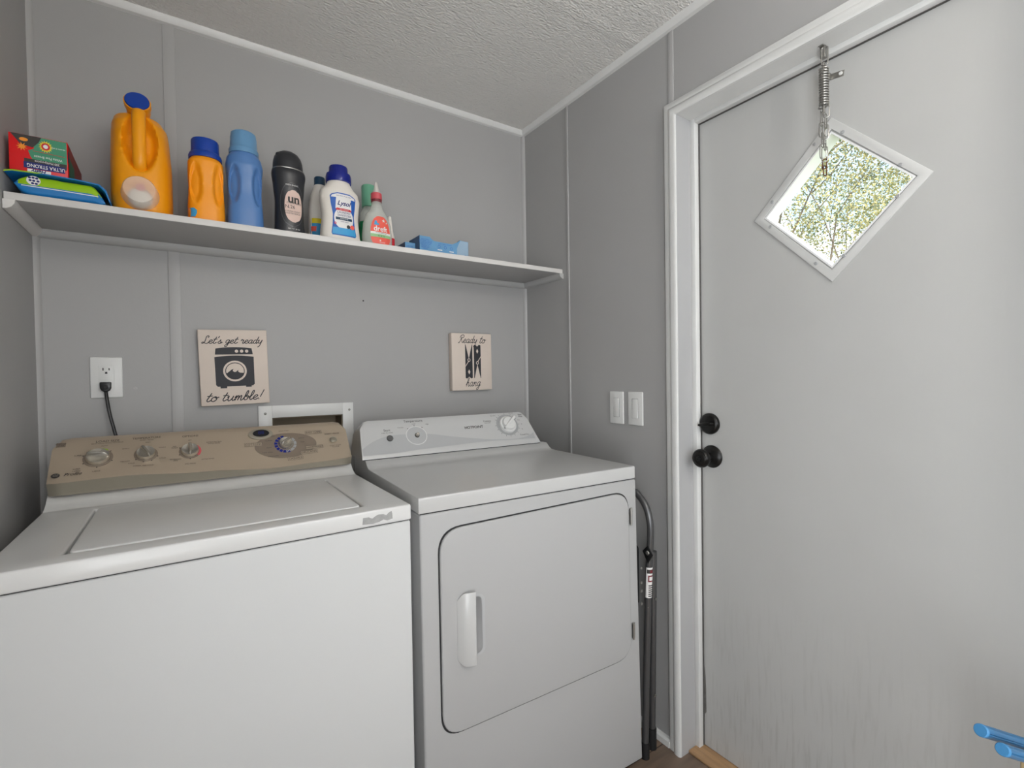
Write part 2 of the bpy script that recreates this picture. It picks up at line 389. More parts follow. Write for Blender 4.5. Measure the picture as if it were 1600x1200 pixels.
def label_rows(bt, name, rows, m, parent, eps=.0008, n=12):
    """rows: (z, x0, x1) edges of a label wrapped on the bottle front"""
    bm = B(); R_ = []
    for z, a, b in rows: R_.append([bm.verts.new(bt.front(a+(b-a)*k/n, z, eps)) for k in range(n+1)])
    for p, q in zip(R_, R_[1:]):
        for k in range(n): bm.faces.new([p[k], p[k+1], q[k+1], q[k]])
    me = bpy.data.meshes.new(name); bm.to_mesh(me); bm.free(); me.materials.append(M[m])
    for p in me.polygons: p.use_smooth = True
    o = bpy.data.objects.new(name, me); COL.objects.link(o); o.parent = parent; return o
def oval_rows(cx, cz, rx, rz, e=2.4, n=14):
    out = []
    for i in range(n+1):
        t = -1+2*i/n; t = max(-.995, min(.995, t)); h = rx*(1-abs(t)**e)**(1/e); out.append((cz+rz*t, cx-h, cx+h))
    return out

# ------------------------------------------------------------------ the room
WX = 1.60; YF = -3.6; ZC = 2.278
DY0, DY1 = -.8198, -1.68; DZ = 1.9896     # door opening
struct(obj('floor', bx(-.1, 1.72, YF-.1, .1, -.08, 0), 'floor'))
struct(obj('ceiling', bx(-.1, 1.72, YF-.1, .1, ZC, ZC+.08), 'ceiling'))
bm = B()                                    # back wall, with the opening of the supply box
hx0, hx1, hz0, hz1 = .5628, .7900, .93, 1.0716
box(bm, -.1, hx0, 0, .1, 0, ZC); box(bm, hx1, 1.72, 0, .1, 0, ZC); box(bm, hx0, hx1, 0, .1, 0, hz0); box(bm, hx0, hx1, 0, .1, hz1, ZC)
struct(obj('wall_back', bm, 'wall'))
bm = B(); box(bm, -.1, 0, -2.12, 0, 0, ZC); box(bm, -.1, 0, -3.22, -2.12, 2.03, ZC); box(bm, -.1, 0, YF, -3.22, 0, ZC)   # unseen opening, added to let the left fill light in
struct(obj('wall_left', bm, 'wall'))
bm = B(); box(bm, WX, 1.72, DY0, 0, 0, ZC); box(bm, WX, 1.72, DY1, DY0, DZ, ZC); box(bm, WX, 1.72, YF, DY1, 0, ZC)
struct(obj('wall_right', bm, 'wall'))
bm = B(); box(bm, 0, .3, YF-.1, YF, 0, ZC); box(bm, 1.4, 1.6, YF-.1, YF, 0, ZC); box(bm, .3, 1.4, YF-.1, YF, 0, .85); box(bm, .3, 1.4, YF-.1, YF, 2.05, ZC)
struct(obj('wall_front', bm, 'wall'))
wf = struct(obj('added_window_1', bx(.32, 1.38, YF-.06, YF-.055, .87, 2.03), 'glass'))  # unseen window, added to admit the rear fill light
bm = B()
for a in [(.3, .34), (1.36, 1.4), (.83, .87)]: box(bm, a[0], a[1], YF-.08, YF-.03, .85, 2.05)
for a in [(.85, .89), (2.01, 2.05)]: box(bm, .3, 1.4, YF-.08, YF-.03, a[0], a[1])
obj('window_frame', bm, 'trim', wf)
# ceiling trims, corner beads and battens
def quarter(r, n=5): return [(0, 0)]+[(r*math.cos(R(90*k/n)), r*math.sin(R(90*k/n))) for k in range(n+1)]
bm = B(); prism(bm, [(0, ZC), (-.021, ZC), (-.019, ZC-.009), (-.011, ZC-.018), (0, ZC-.0205)], 'x', .001, WX-.001)
struct(obj('trim_1', bm, 'trim', smooth=True))
bm = B(); prism(bm, [(WX, ZC), (WX-.021, ZC), (WX-.019, ZC-.009), (WX-.011, ZC-.018), (WX, ZC-.0205)], 'y', YF, -.001)
struct(obj('trim_2', bm, 'trim', smooth=True))
bm = B(); prism(bm, [(0, ZC), (.021, ZC), (.019, ZC-.009), (.011, ZC-.018), (0, ZC-.0205)], 'y', YF, -.001)
struct(obj('trim_3', bm, 'trim', smooth=True))
for i, (c, sx) in enumerate([(0, 1), (WX, -1)]):       # beads in the two back corners
    bm = B(); prism(bm, [(c, 0), (c+sx*.013, 0), (c+sx*.011, -.006), (c+sx*.006, -.011), (c, -.013)], 'z', .001, ZC-.0206)
    struct(obj('trim_%d' % (4+i), bm, 'batten', smooth=True))
struct(obj('trim_6', bx(.2915, .3210, -.0035, 0, .001, ZC-.0206), 'batten', bevel=.0012))
bm = B(); box(bm, WX-.0045, WX, -.3060, -.2960, .001, ZC-.0206); struct(obj('trim_7', bm, 'batten', bevel=.0012))
bm = B(); box(bm, WX-.003, WX, -.806, -.786, DZ+.05, ZC-.0206); struct(obj('trim_8', bm, 'batten', bevel=.0012))
bm = B(); prism(bm, [(.0, ZC), (.05, ZC), (.035, ZC-.0012), (.015, ZC-.0012)], 'x', .02, WX-.022)   # ceiling seam strip
bmesh.ops.translate(bm, verts=bm.verts, vec=(0, -.70, 0)); struct(obj('trim_9', bm, 'ceiling'))
bm = B(); prism(bm, [(WX, .001), (WX-.014, .001), (WX-.014, .020), (WX-.009, .026), (WX, .028)], 'y', -.7747, -.02)
struct(obj('baseboard_right', bm, 'trim'))
bm = B(); prism(bm, [(0, .001), (0-.014, .001), (-.014, .02), (-.009, .026), (0, .028)], 'x', .02, WX-.02)
struct(obj('baseboard_back', bm, 'trim'))

# door casing, jambs, stops
bm = B(); cw = .0450
prof = [(0, 0), (-.010, 0), (-.012, .003), (-.012, .018), (-.016, .021), (-.018, .028), (-.018, .040), (-.014, cw), (0, cw)]
# casing profile: (offset out of wall, distance from outer edge)
loft(bm, [[(WX+a, DY0+cw-b, 0) for a, b in prof], [(WX+a, DY0+cw-b, DZ+cw-b) for a, b in prof],
          [(WX+a, DY1-cw+b, DZ+cw-b) for a, b in prof], [(WX+a, DY1-cw+b, 0) for a, b in prof]])
struct(obj('trim_10', bm, 'trim', smooth=True, angle=40))
bm = B(); box(bm, WX-.010, 1.72, DY0-.0004, DY0+.012, 0, DZ); box(bm, WX-.010, 1.72, DY1-.012, DY1+.0004, 0, DZ)
struct(obj('trim_11', bm, mat('grey_jamb', (176, 176, 177), .45)))  # side jambs greyer than the white head jamb
struct(obj('trim_14', bx(WX-.010, 1.72, DY1, DY0, DZ-.0004, DZ+.012), 'trim'))
bm = B(); box(bm, 1.658, 1.681, -.8362, DY0, 0, DZ); box(bm, 1.658, 1.681, DY1, -1.664, 0, DZ); box(bm, 1.658, 1.681, -1.664, -.8362, DZ-.013, DZ)
struct(obj('trim_12', bm, 'trim', bevel=.001))
bm = B(); box(bm, 1.6765, 1.6825, -.8379, -.8362, .012, DZ-.013); box(bm, 1.6765, 1.6825, -1.664, -.8362, DZ-.0146, DZ-.013)
struct(obj('trim_15', bm, mat('gap_shade_strip', (84, 82, 80), .7)))  # added dark strip, paints the shade of the gap between door and stop
struct(obj('trim_13', bx(1.622, 1.72, DY1, DY0-.001, .0005, .010), 'threshold', bevel=.003))

# ------------------------------------------------------------------ the entry door
door = thing('door_1', 'white painted wood grain entry door with a diamond window and black knob', 'door', (1.683, 0, 0)); door['kind'] = 'structure'
wy, wz, wi = -1.2129, 1.6272, .1700
bm = B()    # slab with the diamond opening cut through
y0, y1, z0, z1 = -1.676, -.8236, .012, 1.984
for x in (0, .044):
    o_ = [bm.verts.new((x, a, b)) for a, b in [(y0, z0), (y1, z0), (y1, z1), (y0, z1)]]
    i_ = [bm.verts.new((x, a, b)) for a, b in [(wy, wz-wi), (wy+wi, wz), (wy, wz+wi), (wy-wi, wz)]]
    bm.faces.new([o_[0], o_[1], i_[1], i_[0]]); bm.faces.new([o_[1], o_[2], i_[2], i_[1]])
    bm.faces.new([o_[2], o_[3], i_[3], i_[2]]); bm.faces.new([o_[3], o_[0], i_[0], i_[3]])
    if x == 0: O0, I0 = o_, i_
for k in range(4):
    bm.faces.new([O0[k], O0[(k+1) % 4], o_[(k+1) % 4], o_[k]]); bm.faces.new([I0[k], I0[(k+1) % 4], i_[(k+1) % 4], i_[k]])
obj('door_slab', bm, 'door', door)
def diamond_ring(bm, ro, ri, xa, xb, hz=1.0):
    def q(r, x): return [bm.verts.new((x, wy+a*r, wz+b*r*hz)) for a, b in [(0, -1), (1, 0), (0, 1), (-1, 0)]]
    A, Bq, C_, D = q(ro, xa), q(ri, xa), q(ro, xb), q(ri, xb)
    for k in range(4):
        j = (k+1) % 4
        bm.faces.new([A[k], A[j], Bq[j], Bq[k]]); bm.faces.new([C_[k], C_[j], D[j], D[k]]); bm.faces.new([A[k], A[j], C_[j], C_[k]]); bm.faces.new([Bq[k], Bq[j], D[j], D[k]])
    return bm
fr = obj('window_frame', diamond_ring(B(), .2000, .1720, -.0040, -.0003, 1.02), mat('window_frame_paint', (205, 205, 203), .4), door, bevel=.001)
obj('window_stop', diamond_ring(B(), .1699, .1640, -.0030, .0430, 1.0), mat('white_liner', (240, 240, 240), .4), fr)
for (a, b) in [(-1.2387, 1.784), (-1.3546, 1.6623), (-1.3497, 1.5933), (-1.2406, 1.4817), (-1.176, 1.4757), (-1.0596, 1.5993), (-1.0653, 1.6662), (-1.1743, 1.7801)]:
    obj('screw', lathe(B(), [(.0045, 0), (.0045, .001), (.003, .0022), (.0012, .0018)], (-.0042, a, b), (-1, 0, 0), 12), 'mid_grey', fr, smooth=True)
bm = B(); v = [bm.verts.new((.030, wy+a*.1638, wz+b*.1638)) for a, b in [(0, -1), (1, 0), (0, 1), (-1, 0)]]; bm.faces.new(v)
obj('window_pane', bm, 'glass', door)
# chipped latch edge
bm = B(); prism(bm, [(-.8240, .312), (-.8300, .300), (-.8370, .275), (-.8420, .235), (-.8435, .19), (-.8440, .120), (-.8400, .112), (-.8335, .122), (-.8300, .117), (-.8240, .105)], 'x', -.0012, -.0002)
obj('chipped_edge', bm, mat('bare_wood_chip', (120, 118, 114), .8, var=.3, vscale=60), door)
# deadbolt and knob
db = obj('deadbolt', lathe(B(), [(.0330, 0), (.0335, .004), (.0315, .010), (.026, .0145), (.0245, .0150), (.012, .0155)], (-.0005, -.8664, 1.0410), (-1, 0, 0), 40), 'black_metal', door, smooth=True, angle=40)
bm = B(); prism(bm, [(-.024, -.004), (-.012, -.0045), (0, -.006), (.020, -.0045), (.024, 0), (.020, .0035), (0, .006), (-.012, .004), (-.024, .002)], 'x', -.034, -.014)
bmesh.ops.rotate(bm, verts=bm.verts, matrix=Matrix.Rotation(R(-10), 3, 'X')); bmesh.ops.translate(bm, verts=bm.verts, vec=(0, -.8664, 1.0410))
obj('thumb_turn', bm, 'black_metal', db, bevel=.002)
kb = obj('door_knob', lathe(B(), [(.0345, 0), (.0350, .003), (.033, .006), (.024, .012), (.0135, .016), (.0120, .024), (.0125, .034), (.020, .040), (.0265, .048), (.0285, .056), (.0275, .062), (.0235, .0665), (.0215, .0660), (.020, .0675), (.0125, .0695), (.0095, .0690)], (-.0005, -.8725, .9395), (-1, 0, 0), 48), 'black_metal', door, smooth=True, angle=30)
obj('lock_button', lathe(B(), [(.0075, 0), (.0075, .003), (.0045, .0035), (.0045, .0015), (.001, .0014)], (-.0695, -.8725, .9395), (-1, 0, 0), 20), 'black', kb, smooth=True)

# door chain with spring, hung from the head jamb
ch = thing('door_chain', 'metal spring and chain hanging from the top of the door frame', 'chain', (1.634, -1.216, 1.989))
bm = B(); prism(bm, [(-.012, -.004), (.010, -.006), (.014, 0), (.010, .006), (-.012, .008)], 'z', -.0025, -.0008); prism(bm, [(-.006, -.006), (.006, -.006), (.006, .006), (-.006, .006)], 'z', -.030, -.001)
obj('bracket', bm, 'steel', ch, bevel=.001)
def link(cz, h, w, tilt, r=.0014, dx=0, dy=0, mm='steel', nm='chain_link'):
    pts = [(0, -w/2, h/2-w/2), (0, -w*.35, h/2), (0, w*.35, h/2), (0, w/2, h/2-w/2), (0, w/2, -h/2+w/2), (0, w*.35, -h/2), (0, -w*.35, -h/2), (0, -w/2, -h/2+w/2)]
    mt = Matrix.Rotation(tilt, 3, 'Z')
    P = [mt@Vector(p)+Vector((dx, dy, cz)) for p in pts]
    obj(nm, tube(B(), catmull(P, 3, True), r, 7, True), mm, ch, smooth=True)
link(-.028, .042, .013, R(15), .0016, -.004, -.004, nm='snap_ring')
bm = B(); pts = []
for k in range(15*12+1):
    a = 2*PI*k/12; pts.append((.0092*math.cos(a), .0092*math.sin(a), -.052-.092*k/180))
tube(bm, pts, .0021, 6); obj('spring', bm, 'steel', ch, smooth=True)
bm = B(); tube(bm, [(0, 0, -.040), (0, 0, -.160)], .0030, 6); tube(bm, catmull([(0, -.011, -.146), (0, .0, -.150), (0, .011, -.146), (.004, .012, -.140)], 4), .0020, 6)
obj('spring_rod', bm, 'steel', ch, smooth=True)
zz = -.158
for k in range(5):
    for j, sy in enumerate((-1, 1)):
        if k == 4 and sy > 0: continue
        link(zz-.014*j-k*.0262, .034, .0115, R(25+70*((k+j) % 2)), .00125, sy*.003, sy*(.0068-.001*k))
link(-.285, .022, .009, R(10), .0014, 0, -.001, 'rust'); link(-.302, .022, .009, R(70), .0014, 0, -.002, 'rust')
bk = thing('door_catch_plate', 'small bent steel plate screwed to the door beside the spring', 'bracket', (1.683, -1.2235, 1.9305))
bm = B(); box(bm, -.0022, -.0004, -.0180, .0120, -.0070, .0070); box(bm, -.014, -.0004, .0105, .0120, -.007, .007)
bmesh.ops.rotate(bm, verts=bm.verts, matrix=Matrix.Rotation(R(8), 3, 'X')); obj('plate', bm, 'steel', bk, bevel=.0008)
obj('screw', lathe(B(), [(.0045, 0), (.004, .0018), (.0015, .002)], (-.0022, -.0105, -.001), (-1, 0, 0), 12), 'white_plastic', bk, smooth=True)

# ------------------------------------------------------------------ light switches
def switch(y, label, tilt):
    t = thing('light_switch', label, 'light switch', (WX, y, 1.0815), 0, 'narrow white light switches by the door')
    obj('faceplate', bx(-.0055, -.0003, -.0327, .0327, -.0570, .0570), 'white_plastic', t, bevel=.0035, seg=3)
    bm = B(); box(bm, -.0060, -.0050, -.0135, .0135, -.0335, .0335); obj('rocker_gap', bm, 'gap', t)
    bm = B(); prism(bm, [(-.0062-.0035*(tilt < 0), -.0330), (-.004, -.0330), (-.004, .0330), (-.0062-.0035*(tilt > 0), .0330), (-.0068, 0)], 'y', -.0128, .0128)
    obj('rocker', bm, 'white_plastic', t, bevel=.0008)
switch(-.5541, 'narrow white rocker switch nearer the dryer, its lower half pressed in', 1)
switch(-.6407, 'narrow white rocker switch nearer the door frame, its lower half sticking out', -1)

# ------------------------------------------------------------------ shelf
sh = thing('wall_shelf', 'long white painted board shelf above the washer and dryer', 'shelf', (0, 0, 1.6072))
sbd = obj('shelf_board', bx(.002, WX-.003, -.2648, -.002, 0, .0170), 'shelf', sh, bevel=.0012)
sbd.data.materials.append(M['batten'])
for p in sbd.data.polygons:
    if p.normal.z < -.9: p.material_index = 1  # underside set to a darker grey than the board
cp = [(0, -.0212), (-.0055, -.0212), (-.014, -.0165), (-.0195, -.008), (-.0205, -.0003), (0, -.0003)]
obj('cleat', prism(B(), [(a-.0012, b) for a, b in cp], 'x', .006, WX-.006), 'shelf_cleat', sh, smooth=True, angle=50)
obj('cleat', prism(B(), [(.0008-a, b) for a, b in cp], 'y', -.268, -.004), 'shelf', sh, smooth=True, angle=50)
obj('cleat', prism(B(), [(WX-.0008+a, b) for a, b in cp], 'y', -.268, -.004), 'shelf_cleat', sh, smooth=True, angle=50)

# ------------------------------------------------------------------ wall signs
def sign(name, label, loc, w, h, rot):
    t = thing(name, label, 'sign', loc); t.rotation_euler = (0, rot, 0)
    obj('canvas', bx(-w/2, w/2, -.0285, -.0015, -h/2, h/2), 'canvas', t, bevel=.002)
    return t
S1w, S1h = .1885, .2345
s1 = sign('laundry_sign', "square cream canvas reading Let's get ready to tumble with a black washing machine", (.4570, 0, 1.2390), S1w, S1h, R(-1.3))
f = lambda u, v: (u, -.0289, v)
q, k = script2d("Let's get ready", S1w*.90, .0023, .78); q = [[(a-S1w*.455, b+.0745) for a, b in p] for p in q]
flat('lettering', q, lambda u, v: f(u, v), 'paint_black', s1)
q, k = script2d("to tumble!", S1w*.84, .0028, .72); q = [[(a-S1w*.44, b-.1040) for a, b in p] for p in q]
flat('lettering', q, f, 'paint_black', s1)
def arc_top(x0, x1, z, bow, n=12): return [(x0+(x1-x0)*k/n, z+bow*(1-(2*k/n-1)**2)) for k in range(n+1)]
X = lambda u: (u-.5)*S1w
Z = lambda v: (v-.5)*S1h
art = [[(X(.225), Z(.672))]+[(X(.775), Z(.672))]+arc_top(X(.235), X(.76), Z(.752), .004)[::-1],
       rrect(X(.215), X(.785), Z(.245), Z(.60), [.007, .007, .0, .0])]
art[1] = [(X(.215), Z(.638)), (X(.220), Z(.27)), (X(.245), Z(.248)), (X(.755), Z(.248)), (X(.782), Z(.27)), (X(.785), Z(.638))]+arc_top(X(.215), X(.785), Z(.638), .0045)[::-1][1:-1]
art += [[(X(.28), Z(.225)), (X(.375), Z(.225)), (X(.375), Z(.25)), (X(.28), Z(.25))], [(X(.65), Z(.232)), (X(.735), Z(.232)), (X(.735), Z(.25)), (X(.65), Z(.25))]]
flat('printed_washer', art, f, 'paint_black', s1)
f2 = lambda u, v: (u, -.02925, v); f3 = lambda u, v: (u, -.0296, v)
cx_, cz_ = X(.50), Z(.450)
flat('printed_dots', [circ(X(.535), Z(.715), .0048), circ(X(.61), Z(.715), .0048), circ(X(.685), Z(.715), .0048), circ(cx_, cz_, .0325)], f2, 'canvas', s1)
wave = [(-.0245, -.008), (-.017, -.002), (-.009, .005), (-.004, .0065), (-.0065, .001), (-.003, -.003), (.002, -.003), (.005, .0), (.009, .003), (.0085, -.002), (.013, -.0055), (.0245, -.0065)]
low = [(.0257*math.cos(R(a)), .0257*math.sin(R(a))) for a in range(-14, -168, -8)]
flat('printed_wave', ring(cx_, cz_, .0245, .0268)+[[(cx_+a, cz_+b) for a, b in wave+low]], f3, 'paint_black', s1)
S2w, S2h = .1855, .2325
s2 = sign('clothespin_sign', 'small cream canvas reading Ready to hang with two black clothespins', (1.3078, 0, 1.2590), S2w, S2h, R(-.4))
q, k = script2d("Ready to", S2w*.70, .0025, .85); q = [[(a-S2w*.34, b+.077) for a, b in p] for p in q]; flat('lettering', q, f, 'paint_black', s2)
q, k = script2d("hang", S2w*.40, .0022, .9); q = [[(a-S2w*.18, b-.1000) for a, b in p] for p in q]; flat('lettering', q, f, 'paint_black', s2)
X = lambda u: (u-.5)*S2w
Z = lambda v: (v-.5)*S2h
def pin(u0, u1, v0, v1, flip):
    def g(p): a, b = p; a, b = (1-a, 1-b) if flip else (a, b); return (X(u0+(u1-u0)*a), Z(v0+(v1-v0)*b))
    dark = [[(0, 1), (0, .36), (.5, .36), (.5, .58), (.07, 1)], [(1, 1), (.93, 1), (.5, .58), (.5, .36), (1, .36)], [(0, .37), (1, .37), (1, .02), (.78, 0), (.5, .06), (.22, 0), (0, .02)]]
    light = [circ(.5, .545, .2, .05), [(.0, .345), (.0, .375), (.42, .52), (.48, .50)], [(.5, .27), (.66, .2), (.5, .12), (.34, .2)]]
    hole = [circ(.5, .545, .12, .03)]
    return [[g(p) for p in poly] for poly in dark], [[g(p) for p in poly] for poly in light], [[g(p) for p in poly] for poly in hole]
a = pin(.325, .505, .205, .805, False); b = pin(.54, .715, .21, .805, True)
flat('printed_clothespin', a[0], f, 'paint_black', s2); flat('printed_clothespin', b[0], f, 'paint_black', s2)
for c in (a, b): flat('printed_detail', c[1], f2, 'canvas', s2); flat('printed_spring', c[2], f3, 'paint_black', s2)

# ------------------------------------------------------------------ power outlet
ou = thing('wall_outlet', 'white wall outlet above the washer with a black plug in its lower socket', 'outlet', (.1423, 0, 1.2115))
obj('faceplate', bx(-.0358, .0358, -.0055, -.0003, -.0575, .0575), 'white_plastic', ou, bevel=.003, seg=3)
obj('receptacle', bx(-.017, .017, -.0068, -.0040, -.034, .034), 'white_plastic', ou, bevel=.0008)
bm = B(); box(bm, -.0083, -.0058, -.0072, -.0060, .0195, .0270); box(bm, .0050, .0075, -.0072, -.0060, .0200, .0265); lathe(bm, [(.0026, 0), (.0026, .0011)], (-.0003, -.0061, .0135), (0, -1, 0), 14); box(bm, -.0029, .0023, -.0072, -.0060, .0105, .0130)
obj('socket_slots', bm, 'black', ou)
sn = tag(obj('screw_anchor', lathe(B(), [(.0055, 0), (.0055, .001), (.0035, .0016), (.0010, .0012)], (.2050, -.0003, 1.1788), (0, -1, 0), 16), 'batten', smooth=True), 'painted screw head in the wall just right of the outlet', 'screw')
nl = tag(obj('nail', lathe(B(), [(.0028, 0), (.0028, .0015), (.001, .002)], (.873, -.0003, 1.4812), (0, -1, 0), 10), 'ink'), 'dark nail in the back wall below the shelf', 'nail')

# ------------------------------------------------------------------ supply box behind the washer
sb = thing('supply_box', 'white framed recessed hose box in the wall between washer and dryer', 'utility box', (.675, 0, 1.0))
bm = B(); X0, X1, Z0, Z1 = .522-.675, .8274-.675, -.13, .1125
box(bm, X0, hx0-.675, -.006, -.0003, Z0, Z1); box(bm, hx1-.675, X1, -.006, -.0003, Z0, Z1); box(bm, hx0-.675, hx1-.675, -.006, -.0003, .0716, Z1); box(bm, hx0-.675, hx1-.675, -.006, -.0003, Z0, -.07)
obj('frame', bm, 'white_plastic', sb, bevel=.001)
bm = B(); a, b = hx0-.675+.001, hx1-.675-.001
box(bm, a, b, .082, .085, -.069, .070); box(bm, a, a+.002, 0, .085, -.069, .070); box(bm, b-.002, b, 0, .085, -.069, .070); box(bm, a, b, 0, .085, .068, .070); box(bm, a, b, 0, .085, -.069, -.067)
obj('recess', bm, 'tan_box', sb)
for x in (.5421-.675, .8133-.675): obj('screw', lathe(B(), [(.0042, 0), (.0042, .001), (.002, .0022)], (x, -.006, .087), (0, -1, 0), 14), 'steel', sb, smooth=True)

# ------------------------------------------------------------------ washing machine
wa = thing('washing_machine', 'white top-loading washing machine with a champagne control console', 'washing machine', (.0578, -.7472, 0))
WW = .686
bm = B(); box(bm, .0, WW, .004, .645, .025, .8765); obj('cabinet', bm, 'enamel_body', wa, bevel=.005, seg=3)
for x in (.05, WW-.05):
    for y in (.05, .60): obj('foot', lathe(B(), [(.022, 0), (.022, .012), (.012, .013), (.012, .027)], (x, y, 0), n=16), 'rubber', wa)
obj('seam', bx(.004, WW-.004, .008, .640, .8755, .8795), 'gap', wa)
bm = B()   # top deck with the lid recess
rx0, rx1, ry0, ry1 = .0940, .5940, .050, .395
xs = [0, rx0, rx1, WW]; ys = [0, ry0, ry1, .430]
zt, zb = .9135, .8790
G = {}
for i, x in enumerate(xs):
    for j, y in enumerate(ys): G[i, j] = bm.verts.new((x, y, zt))
for i in range(3):
    for j in range(3):
        if (i, j) != (1, 1): bm.faces.new([G[i, j], G[i+1, j], G[i+1, j+1], G[i, j+1]])
rec = {}
for (i, j) in [(1, 1), (2, 1), (2, 2), (1, 2)]: rec[i, j] = bm.verts.new((xs[i], ys[j], zt-.010))
cyc = [(1, 1), (2, 1), (2, 2), (1, 2)]
for k in range(4): a, b = cyc[k], cyc[(k+1) % 4]; bm.faces.new([G[a], G[b], rec[b], rec[a]])
bm.faces.new([rec[c] for c in cyc])
outer = [(0, 0), (1, 0), (2, 0), (3, 0), (3, 1), (3, 2), (3, 3), (2, 3), (1, 3), (0, 3), (0, 2), (0, 1)]
lowv = {c: bm.verts.new((xs[c[0]], ys[c[1]], zb)) for c in outer}
for k in range(12): a, b = outer[k], outer[(k+1) % 12]; bm.faces.new([G[a], G[b], lowv[b], lowv[a]])
bm.faces.new([lowv[c] for c in outer])
deck = obj('top_deck', bm, 'enamel', wa, bevel=.004, seg=3)
# lid: tapering plan like the photograph, slightly crowned
bm = B(); lp = rrect(rx0+.006, rx1-.006, ry0+.002, ry1-.002, [.012, .012, .004, .004], 5)
prism(bm, lp, 'z', zt-.0095, zt+.0015); obj('lid', bm, 'enamel', wa, bevel=.003, seg=3)
# rise behind the deck, up to the console
bm = B(); prism(bm, [(.4301, zb), (.4301, zt-.001), (.445, zt+.003), (.462, .925), (.4800, .9400), (.645, .9400), (.645, zb)], 'x', .001, WW-.001)
obj('rear_deck', bm, 'enamel', wa, smooth=True, angle=50)
obj('paint_wear', prism(B(), [(.5760, .8868), (.5775, .9010), (.590, .9005), (.597, .8965), (.606, .9015), (.612, .9030), (.622, .9022), (.628, .8985), (.634, .9035), (.640, .9060), (.6415, .9000), (.642, .8890), (.6300, .8870), (.622, .8905), (.612, .8870), (.598, .8850)], 'y', -.0008, .002), 'patch', wa)
# console
Bs, Ts = Vector((-.305, .970)), Vector((-.205, 1.058)); e_ = (Ts-Bs).normalized(); nrm = Vector((-e_.y, e_.x))  # nrm: toward the room & up
def wface(x, s, h=0):     # world x, distance up the face, height off it -> washer local
    l = lip(x); r0 = Vector((-.288-.013*min(1, l/.030), .9435+l)); d = (r0-Ts).normalized(); n = Vector((d.y, -d.x))
    p = Ts+d*(.1332-s)+n*h; return (x-.0578, p.x+.7472, p.y)
CX0, CX1 = .0620, .7400
def lip(x):               # the wavy front lip, along the console
    t = (x-CX0)/(CX1-CX0); T = [(0, .031), (.2, .034), (.44, .024), (.68, .0135), (.88, .018), (1, .022)]
    for (a, b), (c, d) in zip(T, T[1:]):
        if t <= c: u = (t-a)/(c-a); u = u*u*(3-2*u); return b+(d-b)*u
    return .022
def ridge_y(h): return -.291-.013*min(1, h/.030)
rings = []; NX = 48
for i in range(NX+1):
    t = i/NX; x = CX0+(CX1-CX0)*t
    d = min(t, 1-t)*(CX1-CX0); ins = max(0, 1-d/.030); ins = 1-math.sqrt(max(0, 1-ins**2))   # rounded ends
    xx = x; h = lip(x)
    b = Vector((-.288, .9405)); top = Ts-e_*ins*.030
    rz = .9405+h; ry = ridge_y(h)
    rid = Vector((ry, rz)); ridb = Vector((ry+.002, rz-.004))
    ex = (ins*.010)
    pr = [(b.x+ex, b.y), (ridb.x+ex, ridb.y), (rid.x+ex, rid.y), (rid.x+.003+ex, rid.y+.003)]
    r0 = Vector(pr[-1])
    for k in (.25, .5, .75, .92): q = r0+(top-r0)*k; pr.append((q.x, q.y))
    pr += [(top.x, top.y), (top.x+.012, top.y+.004), (top.x+.028, top.y+.003), (-.115, top.y-.012), (-.105, .9405)]
    # slanted end outlines: the console narrows toward its top
    def xi(z): return xx+(0.006 if t < .5 else -.006)*0+((z-.94)/.12)*(.010 if t < .04 else 0)
    rings.append([(xx-.0578, p[0]+.7472, p[1]) for p in pr])
co = obj('console', loft(B(), rings), 'gold', wa, smooth=True, angle=28)
co.data.materials.append(M['gold_lip'])
npr = len(rings[0])
for p in co.data.polygons:
    if len(p.vertices) == 4 and {v % npr for v in p.vertices} in ({0, 1}, {1, 2}): p.material_index = 1
def wp(x, s, h): return wface(x, s, h)
wf1 = lambda u, v: wface(u, v, .0006); wf2 = lambda u, v: wface(u, v, .0010); wf3 = lambda u, v: wface(u, v, .0014)
nf = Vector((0, nrm.x, nrm.y))
def dial(x, s, r, ang, label=None):
    c = Vector(wface(x, s, .0002))
    k = obj('dial', lathe(B(), [(r*1.02, 0), (r*1.02, .002), (r*.99, .006), (r*.92, .011), (r*.6, .0085), (r*.3, .0075)], tuple(c), tuple(nf), 40), 'chrome', co, smooth=True, angle=45)
    k.name = 'dial'
    ex = Vector((1, 0, 0)); ey = Vector((0, e_.x, e_.y)); d = ex*math.cos(ang)+ey*math.sin(ang); w = ex*-math.sin(ang)+ey*math.cos(ang)
    bm = B(); rg = []
    for t in range(13):
        u = -1+2*t/12; hw = r*(.16+.13*(1-u)/2)*math.sqrt(max(.04, 1-abs(u)**6)); hh = .023*math.sqrt(max(.05, 1-abs(u)**5))
        o = c+d*u*r*1.02
        rg.append([tuple(o+w*hw+nf*.004), tuple(o+w*hw*.7+nf*(hh*.85)), tuple(o+nf*hh), tuple(o-w*hw*.7+nf*(hh*.85)), tuple(o-w*hw+nf*.004)])
    obj('dial_grip', loft(bm, rg), 'chrome', k, smooth=True, angle=60)
K = [(.1480, .0680, .0235, R(-14)), (.2406, .0680, .0200, R(-62)), (.3333, .0690, .0200, R(-90)), (.5646, .0705, .0190, R(42))]
DOT, TXT, RNG, = [], [], []
for x, s, r, a in K: dial(x, s, r, a)
for x, s, r, a in K[:3]: flat('printed_ring', ring(x, s, r*1.02, r*1.22, 36), wf1, 'gold_dark', co)
flat('green_mark', ring(.148, .068, .0250, .0310, 14, 55, 125), wf2, 'lime', co)
flat('red_mark', ring(.3333, .069, .0208, .0250, 14, -40, 55), wf2, 'rose', co)
oval = circ(.5660, .0660, .082, .043, 48)
flat('printed_oval', [oval], wf1, 'gold_dark', co)
bl = []
